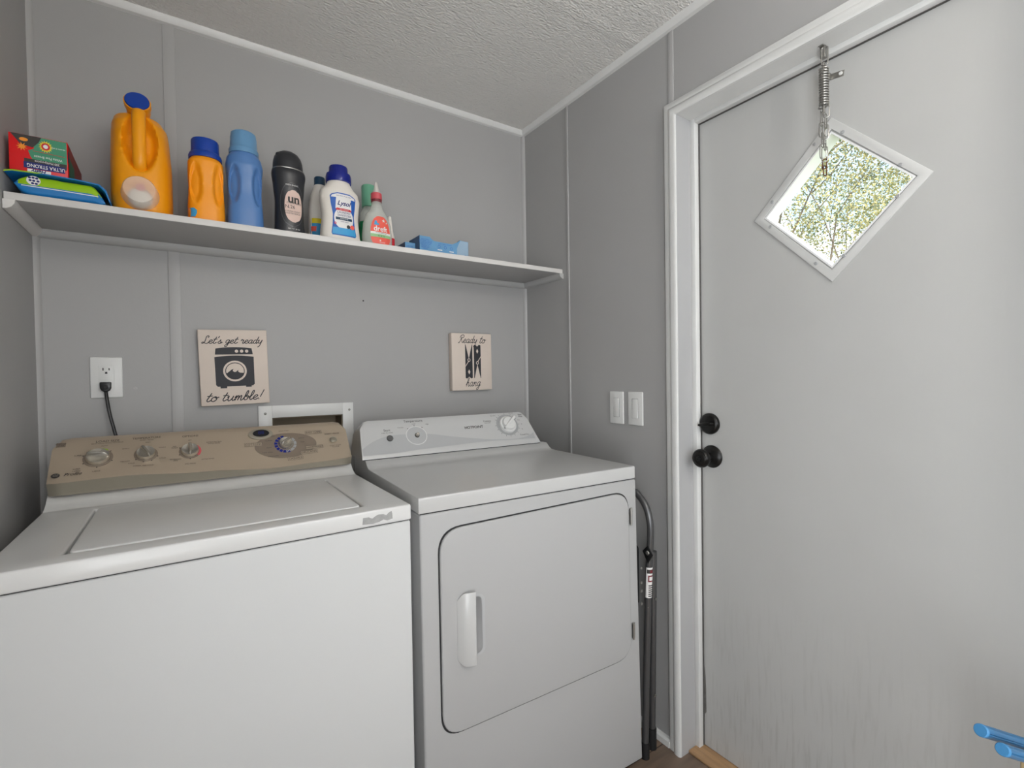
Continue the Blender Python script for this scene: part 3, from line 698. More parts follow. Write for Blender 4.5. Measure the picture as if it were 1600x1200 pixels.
for k in range(9):
    a0 = 96+k*22; bl += ring(.5646, .0705, .0215, .0300, 3, a0, a0+17)
flat('blue_segments', bl, wf2, 'navy', co)
wt = []
for k in range(5): a0 = -92+k*28; wt += ring(.5646, .0705, .0215, .0290, 3, a0, a0+24)
flat('grey_segments', wt, wf2, 'mid_grey', co)
for (x, s, r, a), an in [(K[0], (40, -25, -90, -150, 160)), (K[1], (-20, -62, -100, -140)), (K[2], (150, 205, 270))]:
    for t in an: DOT.append(circ(x+r*1.27*math.cos(R(t)), s+r*1.27*math.sin(R(t)), .0016, n=8))
flat('dots', DOT, wf2, 'ink', co)
T = [('LOAD SIZE', .163, .1215, .0095), ('SELECTIONS SMALL TO LARGE', .163, .1150, .0045), ('AUTO', .158, .1060, .0045), ('SMALL', .200, .0905, .0050), ('MEDIUM', .200, .0480, .0050), ('LARGE', .1480, .0255, .0050), ('SUPER', .1120, .0380, .0050), ('LARGE', .1120, .0320, .0050), ('SUPER', .1105, .0800, .0050),
     ('TEMPERATURE', .2410, .1235, .0090), ('WASH / RINSE', .2410, .1165, .0045), ('HOT', .2440, .1075, .0048), ('WARM', .2740, .0870, .0048), ('COLD', .2750, .0510, .0048), ('COLD', .2130, .0400, .0048), ('WARM', .2240, .0305, .0048), ('TAP COLD', .2460, .0300, .0048),
     ('OPTIONS', .3350, .1200, .0085), ('OFF', .3335, .1060, .0048), ('PRE\nWASH', .3000, .0850, .0048), ('EXTENDED\nSPIN', .3020, .0420, .0048), ('2ND RINSE', .3330, .0270, .0048), ('EXTRA RINSE', .3720, .0380, .0048), ('EXTENDED SPIN\nEXTRA RINSE', .3880, .0920, .0048),
     ('START / PAUSE', .6970, .0930, .0065), ("DON'T PAUSE\nTO STOP", .6990, .0450, .0052), ('COTTONS', .4820, .0770, .0085), ('EASY CARE', .6450, .1040, .0085), ('HANDWASH', .6400, .0500, .0080), ('DELICATES', .6230, .0340, .0085), ('CASUALS', .5840, .0180, .0085),
     ('SUPER WASH', .5150, .0460, .0045), ('HEAVY', .5200, .0620, .0045), ('NORMAL', .5220, .0860, .0045), ('LIGHT', .5330, .1000, .0045), ('SOAK', .6100, .0720, .0045), ('GENTLE', .6080, .0860, .0045), ('DRAIN & SPIN', .5280, .0320, .0045), ('DELAY START', .5650, .1170, .0045)]
lettering(T, wf3, 'ink', co)
lettering([('Profile', .1060, .0245, .0120, {'shear': .35, 'bold': .01})], wf2, 'ink', co)
flat('emblem', [circ(.0765, .0245, .0078, .0068, 20)], wf1, 'ink', co); lettering([('GE', .0765, .0245, .0085, {'shear': .2})], wf2, 'chrome', co, 'emblem_letters')
flat('rating_mark', [[(.0680, .1120), (.0850, .1120), (.0850, .1265), (.0680, .1265)]], wf1, 'gold_dark', co)
lettering([('ENERGY\nSTAR', .0765, .1192, .0052)], wf2, 'ink', co)
frames = []
def tagbox(x, s, w, h):
    return ([[(x-w, s-h), (x+w, s-h), (x+w, s-h+.0006), (x-w, s-h+.0006)], [(x-w, s+h), (x+w, s+h), (x+w, s+h-.0006), (x-w, s+h-.0006)], [(x-w, s-h), (x-w+.0006, s-h), (x-w+.0006, s+h), (x-w, s+h)], [(x+w, s-h), (x+w-.0006, s-h), (x+w-.0006, s+h), (x+w, s+h)]])
tb = [(.482, .077, .022, .0058), (.645, .104, .023, .0058), (.640, .050, .024, .0056), (.623, .034, .023, .0058), (.584, .018, .020, .0058)]
for t in tb:
    x, s, w, h = t; pl = flat('label_plate', [[(x-w, s-h), (x+w, s-h), (x+w, s+h), (x-w, s+h)]], wf2, 'gold', co); flat('label_outline', tagbox(*t), wf3, 'ink', pl)
cD = Vector(wface(.5030, .1105, 0))
def oval_lathe(name, x, s, rx, rs, h0, h1, m, par):
    bm = B(); rings = []
    for sc, h in [(1.05, h0), (1, h1*.8), (.93, h1)]:
        rings.append([wface(x+rx*sc*math.cos(2*PI*k/36), s+rs*sc*math.sin(2*PI*k/36), h) for k in range(36)])
    return obj(name, loft(bm, rings), m, par, smooth=True)
dbz = oval_lathe('display_bezel', .5030, .1105, .0310, .0180, -.002, .0055, 'gold_lip', co)
oval_lathe('display', .5040, .1115, .0215, .0125, .003, .0068, 'black', dbz)
lettering([('88', .5040, .1115, .0160)], lambda u, v: wface(u, v, .0072), 'navy_ink', dbz, 'display_digits')
obj('start_button', lathe(B(), [(.0105, 0), (.0105, .003), (.009, .0045), (.0078, .0035), (.0065, .0052), (.002, .0058)], wface(.6965, .0690, .001), tuple(nf), 28), 'gold_lip', co, smooth=True)
# power cord with plug
pc = obj('power_cord', tube(B(), catmull([(.141-.0578, -.0140+.7472, 1.1740), (.1435-.0578, -.020+.7472, 1.1500), (.1500-.0578, -.026+.7472, 1.1050), (.1600-.0578, -.030+.7472, 1.0550), (.172-.0578, -.032+.7472, .98), (.18-.0578, -.035+.7472, .70)], 5), .0042, 10, flat=.8), 'black', wa, smooth=True)
bm = B(); prism(bm, [(-.0125, .0130), (.0125, .0130), (.0120, -.004), (.0090, -.0110), (.004, -.0140), (-.004, -.0140), (-.0090, -.0110), (-.0120, -.004)], 'y', -.024, -.0074)
bmesh.ops.translate(bm, verts=bm.verts, vec=(.1410-.0578, .7472, 1.1855)); obj('plug', bm, 'black', pc, bevel=.002)
obj('plug_boss', lathe(B(), [(.0062, 0), (.0055, .0012), (.0040, .0012), (.0036, .0003)], (.1410-.0578, .7472-.0242, 1.1840), (0, -1, 0), 18), 'black_metal', pc, smooth=True)

# ------------------------------------------------------------------ dryer
dr = thing('dryer', 'white clothes dryer with a front door standing right of the washer', 'dryer', (.7643, -.7398, 0), R(-2.4))
bm = B()
lo = [(.006, 0), (.706, 0), (.706, .60), (.006, .60)]; hi = [(.002, 0), (.689, 0), (.689, .60), (.002, .60)]
loft(bm, [[(x, y, .018) for x, y in lo], [(x, y, .8820) for x, y in hi]])
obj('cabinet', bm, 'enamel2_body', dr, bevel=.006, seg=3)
for x in (.05, .65):
    for y in (.05, .55): obj('foot', lathe(B(), [(.020, 0), (.020, .010), (.012, .011), (.012, .02)], (x, y, 0), n=16), 'rubber', dr)
obj('seam', bx(.006, .684, .004, .60, .8815, .8850), 'gap', dr)
bm = B(); prism(bm, [(0, .8845), (0, .9190), (.0025, .9216), (.400, .9216), (.425, .9225), (.440, .9290), (.4570, .9430), (.600, .9430), (.600, .8845)], 'x', 0, .6856)
obj('top_panel', bm, 'enamel2', dr, bevel=.006, seg=3, angle=40)
dB, dT = Vector((.460, .9450)), Vector((.530, 1.055)); de = (dT-dB).normalized(); dn = Vector((-de.y, de.x))
def dface(x, s, h=0): p = dB+de*s+dn*h; return (x, p.x, p.y)
dnf = Vector((0, dn.x, dn.y)); df1 = lambda u, v: dface(u, v, .0006); df2 = lambda u, v: dface(u, v, .0010); df3 = lambda u, v: dface(u, v, .0014)
rings = []; DX0, DX1 = -.0080, .6590
for i in range(49):
    t = i/48; x = DX0+(DX1-DX0)*t; d = min(t, 1-t)*(DX1-DX0)
    ins = max(0, 1-d/.028); ins = 1-math.sqrt(max(0, 1-ins**2)); ins *= 1.0
    sT = .137-.026*ins
    bow = 0
    p = [dface(x, 0), dface(x, .002, .001)]+[dface(x, .03+(sT-.036)*k/4, .0) for k in range(5)]
    a = dface(x, sT, -.003); b_ = dface(x, sT+.003, -.012)
    p += [a, b_, (x, .600, b_[2]-.022), (x, .610, .9430)]
    # ends lean inwards toward the top
    q = []
    for (px, py, pz) in p:
        sh_ = (pz-.945)/.115
        if t < .5: px += .010*sh_*(1-t*2)
        else: px -= .030*sh_*max(0, (t-.8)/.2)
        q.append((px, py, pz))
    rings.append(q)
dc = obj('console', loft(B(), rings), 'enamel2', dr, smooth=True, angle=35)
obj('console_gap', bx(DX0+.004, DX1-.004, .4585, .59, .9428, .9452), 'gap', dr)
up = [(-.003, .036), (.03, .058), (.0723, .0735), (.105, .0775), (.1368, .0775), (.2255, .0723), (.30, .057), (.3859, .0415), (.45, .032), (.5129, .0265), (.56, .0245), (.59, .027), (.62, .035), (.640, .044)]
dn_ = [(.651, .0170), (.62, .0195), (.58, .0210), (.5129, .0225), (.45, .0245), (.383, .0240), (.30, .0215), (.2, .0185), (.1474, .0160), (.07, .0100), (-.003, .0040)]
bandpoly = []
up3 = catmull([(a, b, 0) for a, b in up], 3); lo3 = catmull([(a, b, 0) for a, b in dn_[::-1]], 4)
nb = 40
def interp(P, x):
    for a, b in zip(P, P[1:]):
        if a.x <= x <= b.x: return a.y+(b.y-a.y)*(x-a.x)/max(1e-6, b.x-a.x)
    return P[0].y if x < P[0].x else P[-1].y
for i in range(nb):
    a, b = -.003+.645*i/nb, -.003+.645*(i+1)/nb
    bandpoly.append([(a, interp(lo3, a)), (b, interp(lo3, b)), (b, interp(up3, b)), (a, interp(up3, a))])
flat('grey_band', bandpoly, df1, 'pale_band', dc)
flat('temperature_disc_rim', [circ(.1815, .0700, .0365, .0345, 36)], df2, 'white_plastic', dc)
flat('temperature_disc', [circ(.1815, .0700, .0340, .0320, 36)], df3, 'pale_band', dc)
sp = obj('dial_post', lathe(B(), [(.0062, 0), (.0062, .004), (.0045, .006), (.0045, .014), (.001, .0145)], dface(.1830, .0700, .001), tuple(dnf), 16), 'chrome', dc, smooth=True)
sp['label'] = 'bare metal post of the missing temperature knob'
obj('post_hole', lathe(B(), [(.0085, 0), (.0085, .0006)], dface(.1830, .0700, .0014), tuple(dnf), 20), 'ink', dc)
obj('start_button', lathe(B(), [(.0105, 0), (.0105, .004), (.009, .006), (.002, .0065)], dface(.0900, .0665, 0), tuple(dnf), 24), mat('grey_button', (92, 92, 92), .35), dc, smooth=True)
flat('timer_ring', ring(.5400, .0835, .0300, .0460, 40, 0, 360, .94), df1, 'mid_grey', dc)
kn = obj('timer_knob', lathe(B(), [(.0345, 0), (.0345, .006), (.0325, .010), (.0265, .0115), (.0255, .017), (.0235, .020), (.008, .021)], dface(.5400, .0835, 0), tuple(dnf), 40), 'white_plastic', dc, smooth=True, angle=30)
c = Vector(dface(.5400, .0835, .019)); dx_ = Vector((1, 0, 0)); dy_ = Vector((0, de.x, de.y)); an = R(40); D_ = dx_*math.cos(an)+dy_*math.sin(an); W_ = -dx_*math.sin(an)+dy_*math.cos(an)
bm = B(); loft(bm, [[tuple(c+D_*t+W_*w*g+dnf*h) for w, h in ((-1, -.004), (-1, .007), (1, .007), (1, -.004))] for t, g in ((-.033, .0045), (.0, .0050), (.036, .0052))]); obj('knob_bar', bm, 'white_plastic', kn, bevel=.0015)
tk = []
for t in (0, -22, -45, -68, -90, -112, -135, -158, 180, 150, 135, 120, 90, 60, 45, 30):
    a = R(t); u, v = math.cos(a), math.sin(a)*.94
    p0 = (.54+.0465*u, .0835+.0465*v); p1 = (.54+.0525*u, .0835+.0525*v); tk += stroke([p0, p1], .0011)[:1]
for t in (132, 92, 50): a = R(t); tk.append(circ(.1815+.0385*math.cos(a), .0700+.0365*math.sin(a), .0018, n=8))
flat('tick_marks', tk, df2, 'ink', dc)
flat('knob_dot', [circ(.5155, .0655, .0030, n=12)], lambda u, v: dface(u, v, .0150), 'ink', kn)
lettering([('Start', .0850, .0960, .0115), ('PUSH TO START', .0850, .0865, .0052), ('Temperature', .1800, .1245, .0125), ('LOW', .1800, .1130, .0055), ('Cottons', .1320, .1030, .0060), ('High', .2270, .1090, .0060),
           ('Cottons', .4600, .1050, .0095), ('AUTO DRY', .4600, .0970, .0050), ('Perm\nPress', .6080, .1190, .0080, {'bold': .01}), ('Timed Dry', .6000, .0385, .0090), ('More Dry', .4900, .1250, .0050), ('Less Dry', .5700, .1325, .0048), ('Damp', .5950, .1010, .0048), ('40', .6020, .0830, .0055), ('20', .5980, .0620, .0055)], df2, 'ink', dc)
lettering([('HOTPOINT', .4000, .0840, .0145, {'bold': .018, 'spacing': 1.0})], df2, 'ink', dc, 'brand_lettering')
# front door of the dryer
def fillet(P, rr, n=8):
    out = []
    for i, p in enumerate(P):
        p = Vector(p); a = (Vector(P[i-1])-p).normalized(); b = (Vector(P[(i+1) % len(P)])-p).normalized(); r = rr[i]
        for k in range(n+1):
            t = k/n; out.append(tuple((p+a*r)*(1-t)**2+p*2*t*(1-t)+(p+b*r)*t*t))
    return out
def door_outline(d): return fillet([(.0498-d, .3462-d), (.6600+d, .3515-d), (.6525+d, .8485+d), (.0485-d, .8385+d)], (.056, .062, .060, .060))
dp = door_outline(0)
def scaled(P, d):
    cx = sum(p[0] for p in P)/len(P); cz = sum(p[1] for p in P)/len(P)
    return [(x+math.copysign(d, x-cx), z+math.copysign(d, z-cz)) for x, z in P]
obj('door_gap', prism(B(), door_outline(.0034), 'y', -.0008, .01), 'gap', dr)
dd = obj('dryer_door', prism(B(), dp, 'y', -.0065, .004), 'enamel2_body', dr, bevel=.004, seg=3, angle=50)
# recessed pull and bowed handle
rp = rrect(.118, .1640, .5180, .6680, [.018, .018, .018, .018], 6)
bm = B(); ri = [bm.verts.new((x, -.0068, z)) for x, z in rp]; rj = [bm.verts.new((.12+(x-.12)*.84, -.0067+.0002, .593+(z-.593)*.93)) for x, z in rp]
for k in range(len(ri)): j = (k+1) % len(ri); bm.faces.new([ri[k], ri[j], rj[j], rj[k]])
bm.faces.new(rj); obj('pull_recess', bm, 'pale_band', dd)
bm = B(); rings = []
for i in range(11):
    t = i/10; a = PI*.5*t           # from left edge bulging to the free right edge
    x = .0880+.0430*t; y = -.0065-.018*math.sin(a)
    zt_ = .6830-(.0190*(1-math.sin(min(1, t*2.2)*PI/2))); zb_ = .5060+(.0170*(1-math.sin(min(1, t*2.2)*PI/2)))
    rings.append([(x, y, zb_), (x, y, zt_), (x+.0015, y+.0045 if t > .1 else y+.001, zt_-.001), (x+.0015, y+.0045 if t > .1 else y+.001, zb_+.001)])
loft(bm, rings); obj('door_handle', bm, 'enamel2', dd, bevel=.0015)
for z0_, z1_ in ((.7480, .8000), (.4030, .4530)):
    bm = B(); lathe(bm, [(.0032, 0), (.0032, z1_-z0_)], (.6585+(.8-z0_)*.018, -.0085, z0_), (0, 0, 1), 10); box(bm, .6560+(.8-z0_)*.018, .6650+(.8-z0_)*.018, -.0070, -.004, z0_+.003, z1_-.003)
    obj('hinge', bm, 'steel', dr)
obj('power_cord', tube(B(), catmull([(.640, .612, 1.030), (.652, .620, 1.015), (.660, .618, .98), (.664, .615, .90), (.664, .62, .5)], 4), .006, 8), 'black', dr, smooth=True)

# ------------------------------------------------------------------ folded step ladder beside the dryer
ld = thing('step_ladder', 'folded grey tube step stool leaning between the dryer and the wall', 'step ladder', (1.51, -.75, 0))
def LP(pts): return [(x-1.51, y+.75, z) for x, y, z in pts]
arc = [(1.4960, -.7560, .040), (1.5020, -.7600, .30), (1.5080, -.7680, .60), (1.5110, -.7730, .70), (1.5110, -.7700, .745), (1.5110, -.7560, .785), (1.5110, -.7300, .812), (1.5110, -.6900, .828), (1.5110, -.50, .832), (1.5110, -.455, .81), (1.5110, -.43, .76), (1.5080, -.425, .60), (1.4990, -.42, .04)]
obj('front_frame', tube(B(), catmull(LP(arc), 6), .0105, 14), 'tube', ld, smooth=True)
obj('rear_leg', tube(B(), LP([(1.5440, -.7430, .050), (1.5420, -.7570, .640)]), .0105, 14), 'tube', ld, smooth=True)
obj('rear_leg', tube(B(), LP([(1.5500, -.4330, .050), (1.5480, -.4430, .640)]), .0105, 14), 'tube', ld, smooth=True)
bmx = tube(B(), LP([(1.4955, -.7555, .001), (1.4962, -.7562, .050)]), .0135, 14); obj('rubber_foot', bmx, 'rubber', ld, smooth=True, angle=50)
obj('rubber_foot', tube(B(), LP([(1.4985, -.4200, .001), (1.4990, -.4202, .050)]), .0135, 14), 'rubber', ld, smooth=True, angle=50)
for yy in (-.7420, -.4320): obj('rubber_foot', tube(B(), LP([(1.5445, yy, .001), (1.5440, yy-.001, .068)]), .0135, 14), 'rubber', ld, smooth=True, angle=50)
bm = B(); prism(bm, [(-.795, .648), (-.774, .672), (-.753, .650), (-.774, .615)], 'x', 1.4950, 1.4980)
bmesh.ops.translate(bm, verts=bm.verts, vec=(-1.51, .75, 0)); obj('hinge_bracket', bm, 'black', ld, bevel=.002)
obj('rivet', lathe(B(), [(.007, 0), (.006, .002), (.002, .003)], (-.0152, -.024, .649), (-1, 0, 0), 14), 'steel', ld, smooth=True)
bm = B(); prism(bm, rrect(-.745, -.450, .48, .665, .012, 4), 'x', 1.4740, 1.4900); bmesh.ops.translate(bm, verts=bm.verts, vec=(-1.51, .75, 0)); obj('step_tread', bm, 'rubber', ld, bevel=.002)
for z in (.600, .555, .53, .49): obj('bolt', lathe(B(), [(.005, 0), (.004, .003), (.001, .004)], (-.028, -.0085, z), (0, -1, 0), 10), 'steel', ld, smooth=True)
def on_tube(z, a, r=.0109):    # a wrap-around sticker on the front leg
    t = (z-.30)/.30; x = 1.5020+(.0060)*t; y = -.7600-.008*t; return (x-1.51+r*math.cos(a), y+.75+r*math.sin(a), z)
def wrap(name, z0, z1, a0, a1, m, r=.0109, n=10):
    bm = B(); A = [bm.verts.new(on_tube(z0, R(a0+(a1-a0)*k/n), r)) for k in range(n+1)]; C2 = [bm.verts.new(on_tube(z1, R(a0+(a1-a0)*k/n), r)) for k in range(n+1)]
    for k in range(n): bm.faces.new([A[k], A[k+1], C2[k+1], C2[k]])
    me = bpy.data.meshes.new(name); bm.to_mesh(me); bm.free(); me.materials.append(M[m]); o = bpy.data.objects.new(name, me); COL.objects.link(o); o.parent = ld; return o
st = wrap('warning_sticker', .508, .602, -190, -10, 'label_white')
wrap('sticker_print', .584, .596, -170, -20, 'ink', .0112); wrap('sticker_print', .586, .594, -120, -30, 'maroon', .0114)
wrap('sticker_print', .558, .578, -150, -40, 'maroon', .0112); wrap('sticker_print', .562, .574, -130, -60, 'label_white', .0114)
for k in range(6): wrap('sticker_print', .512+k*.0065, .5155+k*.0065, -140, -35, 'ink', .0112)
for (y, z) in ((-.7700, .478), (-.7625, .250)): obj('rivet', lathe(B(), [(.0048, 0), (.004, .002), (.001, .0026)], (-.008, y+.7496, z), (-.1, -1, 0), 10), 'steel', ld, smooth=True)
for z in (.490, .18): obj('rivet', lathe(B(), [(.0045, 0), (.004, .002), (.001, .0026)], (.0320, -.0145+(.49-z)*.02, z), (-.1, -1, 0), 10), 'steel', ld, smooth=True)

# ------------------------------------------------------------------ things on the shelf
ZS = 1.6244
# 1 wipes pack and the box of bags on top of it
wpk = thing('wipes_pack', 'flat lime and blue pack of wipes under the red box', 'wipes', (.095, -.17, ZS))
rings = []
for i in range(25):
    t = i/24; x = -.078+.158*t; e = min(1, min(t, 1-t)*7); h = .050*(e**.5) if t < .5 else .048*(e**.5); h = max(h, .003)
    zc = .0250 if t < .5 else .0250-.018*(1-e)
    w = .082; rings.append([(x, w*math.copysign(abs(math.cos(a))**.28, math.cos(a)), max(.0004, zc+h/2*math.copysign(abs(math.sin(a))**.4, math.sin(a)))) for a in [2*PI*k/28 for k in range(28)]])
pk = obj('film_pack', loft(B(), rings), 'lime', wpk, smooth=True, angle=70)
pk.data.materials.append(M['wipes_blue'])
for p in pk.data.polygons:
    if p.center.z < .0215 or abs(p.center.x) > .074: p.material_index = 1
bm = B(); pts = [(-.093, .0460), (-.080, .0500), (-.03, .0520), (.03, .0510), (.068, .0470), (.080, .034), (.088, .0100), (.0905, .0110), (.083, .038), (.070, .0505), (.03, .0540), (-.03, .0550), (-.080, .0530), (-.093, .0490)]
prism(bm, pts, 'y', -.0850, .078); fl = obj('top_flap', bm, 'wipes_blue', wpk, bevel=.0008)
bm = B(); prism(bm, [(-.0935, .0465), (-.080, .0506), (-.038, .0519), (-.030, .0549), (-.080, .0534), (-.0935, .0494)], 'y', -.0856, -.084); obj('flap_corner', bm, 'lime', wpk)
pf = lambda u, v: (u, -.0832, v)
flat('white_line', [stroke([(-.066, .0222), (0, .0218), (.068, .0205)], .0018)[i] for i in (0, 1)], pf, 'label_white', wpk)
dots = [(-.052, .0415), (-.046, .0420), (-.040, .0412), (-.051, .0355), (-.045, .0352), (-.038, .0350), (-.047, .0292), (-.041, .0290)]
flat('emblem_disc', [circ(-.0455, .0355, .0120, .0105)], lambda u, v: (u, -.0834, v), 'label_white', wpk)
flat('emblem_dots', [circ(a, b, .0028, .0024, 10) for a, b in dots], lambda u, v: (u, -.0837, v), 'navy_ink', wpk)

tb_ = thing('trash_bag_box', 'red and green trash bag box lying upside down on the wipes pack', 'box', (.0570, -.1400, ZS+.0560), R(1))
TW, TH = .0990, .0830
obj('carton', bx(-TW/2, TW/2, -.107, .107, 0, TH), 'box_red', tb_, bevel=.001)
tf = lambda u, v: (-TW/2+u*TW, -.1074, v*TH); tf2 = lambda u, v: (-TW/2+u*TW, -.1077, v*TH); tf3 = lambda u, v: (-TW/2+u*TW, -.1080, v*TH)
flat('printed_panel', [[(.36, .42), (.32, .58), (.42, .66), (.40, .86), (.55, .985), (.985, .985), (.985, .30), (.42, .30)]], tf, 'box_green', tb_)
flat('printed_panel', [[(.03, .99), (.20, .72), (.40, .68), (.50, .84), (.55, .99)]], tf2, 'ink', tb_)
flat('printed_stripe', [[(.25, .24), (.25, .36), (.98, .36), (.98, .20), (.28, .10), (.25, .10)][:6]], tf2, 'ink', tb_)
flat('printed_stripe', [[(.24, .10), (.24, .27), (.95, .27), (.95, .10)]], tf3, 'navy_ink', tb_)
flat('printed_burst', [[(.22+(.10 if k % 2 else .045)*math.cos(PI*k/9), .66+(.12 if k % 2 else .05)*math.sin(PI*k/9)) for k in range(18)]], tf3, 'orange_glow', tb_)
flat('printed_burst', [circ(.25, .86, .075, .05, 16)], tf3, 'orange_glow', tb_)
flat('sun_emblem', [[(.62+(.125 if k % 2 else .085)*math.cos(PI*k/16), .76+(.17 if k % 2 else .115)*math.sin(PI*k/16)) for k in range(32)]], tf2, 'yellow', tb_)
flat('sun_emblem_disc', [circ(.62, .76, .075, .10)], tf3, 'label_red', tb_); tf4 = lambda u, v: (-TW/2+u*TW, -.1083, v*TH)
flat('sun_emblem_centre', [circ(.62, .76, .042, .055)], tf4, 'label_white', tb_)
lettering([('ARM & HAMMER', .84, .76, .048, {'sx': .7})], lambda u, v: tf3(u, v), 'label_white', tb_)
inv = lambda g, uu, vv, kk: (lambda a, b: g(uu-(a-uu), vv-(b-vv)))
def upside(text, u, v, size, g, m, **kw):
    lettering([(text, 0, 0, size, kw)], lambda a, b: g(u-a, v-b*1.15), m, tb_)
upside('ULTRA STRONG', .62, .185, .115, tf4, 'label_white', sx=.78, bold=.01)
upside('200 Multipurpose', .64, .315, .075, tf4, 'label_white', sx=.8)
upside('White Pine Breeze', .66, .45, .085, tf3, 'label_white', sx=.75)
flat('printed_nameplate', [[(.30, -.0), (.30, .085), (.70, .085), (.70, .0)]], tf4, 'label_white', tb_)
upside('Hefty', .50, .045, .11, lambda a, b: (-TW/2+a*TW, -.1086, b*TH), 'navy_ink', shear=.3, bold=.03)
flat('printed_line', [[(.40, .585), (.95, .555), (.95, .567), (.40, .597)]], tf3, 'label_red', tb_)
sf = lambda u, v: (TW/2+.0006, -.107+u*.214, v*TH); sf2 = lambda u, v: (TW/2+.0009, -.107+u*.214, v*TH)
flat('printed_side', [[(.04, .02), (.99, .02), (.99, .98), (.04, .98)]], sf, 'box_side', tb_)
flat('printed_side_panel', [[(.04, .0), (.45, .0), (.40, .60), (.04, .65)]], sf2, 'box_green_d', tb_)
flat('printed_side_stripe', [[(.0, .45), (.04, .45), (.04, .75), (.0, .75)]], sf2, 'navy_ink', tb_)

# 2 large orange jug lying with its spout and tap to the front
jg = thing('detergent_jug', 'largest orange detergent jug with blue cap, front handle and clear cup', 'detergent jug', (.2440, -.1450, ZS))
jb = Bottle([(0, .054, .080, 3.2, 0, 0), (.010, .0625, .090, 3.2, 0, 0), (.05, .0655, .094, 3.2, 0, 0), (.14, .0650, .092, 3.2, 0, 0), (.205, .0620, .088, 3.0, -.001, 0), (.235, .0600, .080, 3, -.002, .004), (.257, .0530, .070, 2.8, -.005, .009), (.270, .0400, .056, 2.5, -.007, .014), (.276, .022, .036, 2.2, -.006, .016)])
body = jb.body('jug_body', 'orange', jg, n=84, rows=70, dents=[(0, .182, .038, .080, .026)])
obj('handle', tube(B(), catmull([(-.001, -.050, .268), (-.001, -.078, .258), (-.001, -.088, .225), (-.001, -.090, .17), (-.001, -.088, .125), (-.001, -.062, .105)], 6), .0145, 16, flat=.85), 'orange', jg, smooth=True)
ax_ = Vector((-.03, -.93, .36)).normalized(); c0 = Vector((-.002, -.028, .268))
nk = obj('neck', lathe(B(), [(.022, 0), (.0255, .018), (.0255, .030), (.0285, .036), (.0285, .050)], tuple(c0), tuple(ax_), 36), 'orange', jg, smooth=True, angle=40)
obj('cap', lathe(B(), [(.0255, 0), (.0262, .006), (.0250, .008), (.020, .0082)], tuple(c0+ax_*.047), tuple(ax_), 36), 'blue_cap', jg, smooth=True, angle=40)
cc = Vector((-.001, -.0900, .0450)); axc = Vector((0, -1, .10)).normalized()
cup = obj('measuring_cup', lathe(B(), [(.0385, 0), (.0395, .004), (.0365, .012), (.0345, .034), (.0320, .0375), (.015, .0385)], tuple(cc), tuple(axc), 36, cap0=False), 'frost', jg, smooth=True, angle=40)
obj('tap', lathe(B(), [(.0250, .0), (.0250, .012), (.0180, .022), (.006, .026)], tuple(cc+Vector((0, 0, -.009))), tuple(axc), 24), 'cream', cup, smooth=True)
obj('tap_button', lathe(B(), [(.0100, 0), (.0100, .018), (.004, .022)], tuple(cc+Vector((.001, -.004, .012))), tuple(axc), 18), 'label_red', cup, smooth=True)

# 3 small orange bottle, blue cap
ob = thing('detergent_bottle', 'small orange bottle with dark blue cap beside the large jug', 'detergent bottle', (.3860, -.195, ZS), R(4))
b3 = Bottle([(0, .041, .036, 3, 0, 0), (.008, .0435, .039, 3, 0, 0), (.05, .0430, .038, 3, 0, 0), (.10, .0405, .036, 3, 0, 0), (.145, .0420, .037, 2.8, 0, 0), (.168, .0415, .037, 2.6, 0, 0), (.176, .037, .035, 2.3, 0, 0), (.180, .035, .034, 2, 0, 0)])
b3.body('bottle_body', 'orange2', ob, n=80, rows=60, dents=[(-.0265, .105, .0135, .058, .012), (.0265, .105, .0135, .058, .012)])
cpb = obj('cap', lathe(B(), [(.0395, .1780), (.0400, .186), (.0375, .193), (.0335, .196), (.0330, .228), (.0315, .231), (.0300, .2305), (.0295, .210)], n=44), 'blue_cap', ob, smooth=True, angle=35)
label_rows(b3, 'label_corner', [(.012, -.043, -.030), (.022, -.0425, -.026), (.030, -.0425, -.026), (.036, -.042, -.032)], 'label_sky', ob, n=4)

# 4 sky blue bottle
sbt = thing('softener_bottle', 'tall sky blue softener bottle with a pale blue cap', 'softener bottle', (.4800, -.195, ZS), R(3))
b4 = Bottle([(0, .044, .036, 3, 0, 0), (.008, .0465, .039, 3, 0, 0), (.05, .0450, .038, 3, 0, 0), (.10, .0420, .036, 2.8, 0, 0), (.150, .0445, .038, 2.6, 0, 0), (.180, .0475, .040, 2.4, 0, 0), (.200, .0440, .038, 2.3, 0, 0), (.213, .037, .035, 2.1, 0, 0), (.216, .034, .034, 2, 0, 0)])
b4.body('bottle_body', 'sky_bottle', sbt, n=80, rows=66, dents=[(-.0290, .122, .0130, .055, .013), (.0290, .122, .0130, .055, .013)])
obj('cap', lathe(B(), [(.0375, .2140), (.0380, .226), (.0360, .230), (.0350, .232), (.0335, .262), (.0315, .274), (.0280, .2775), (.0270, .276), (.026, .262)], n=44), 'sky_cap', sbt, smooth=True, angle=35)

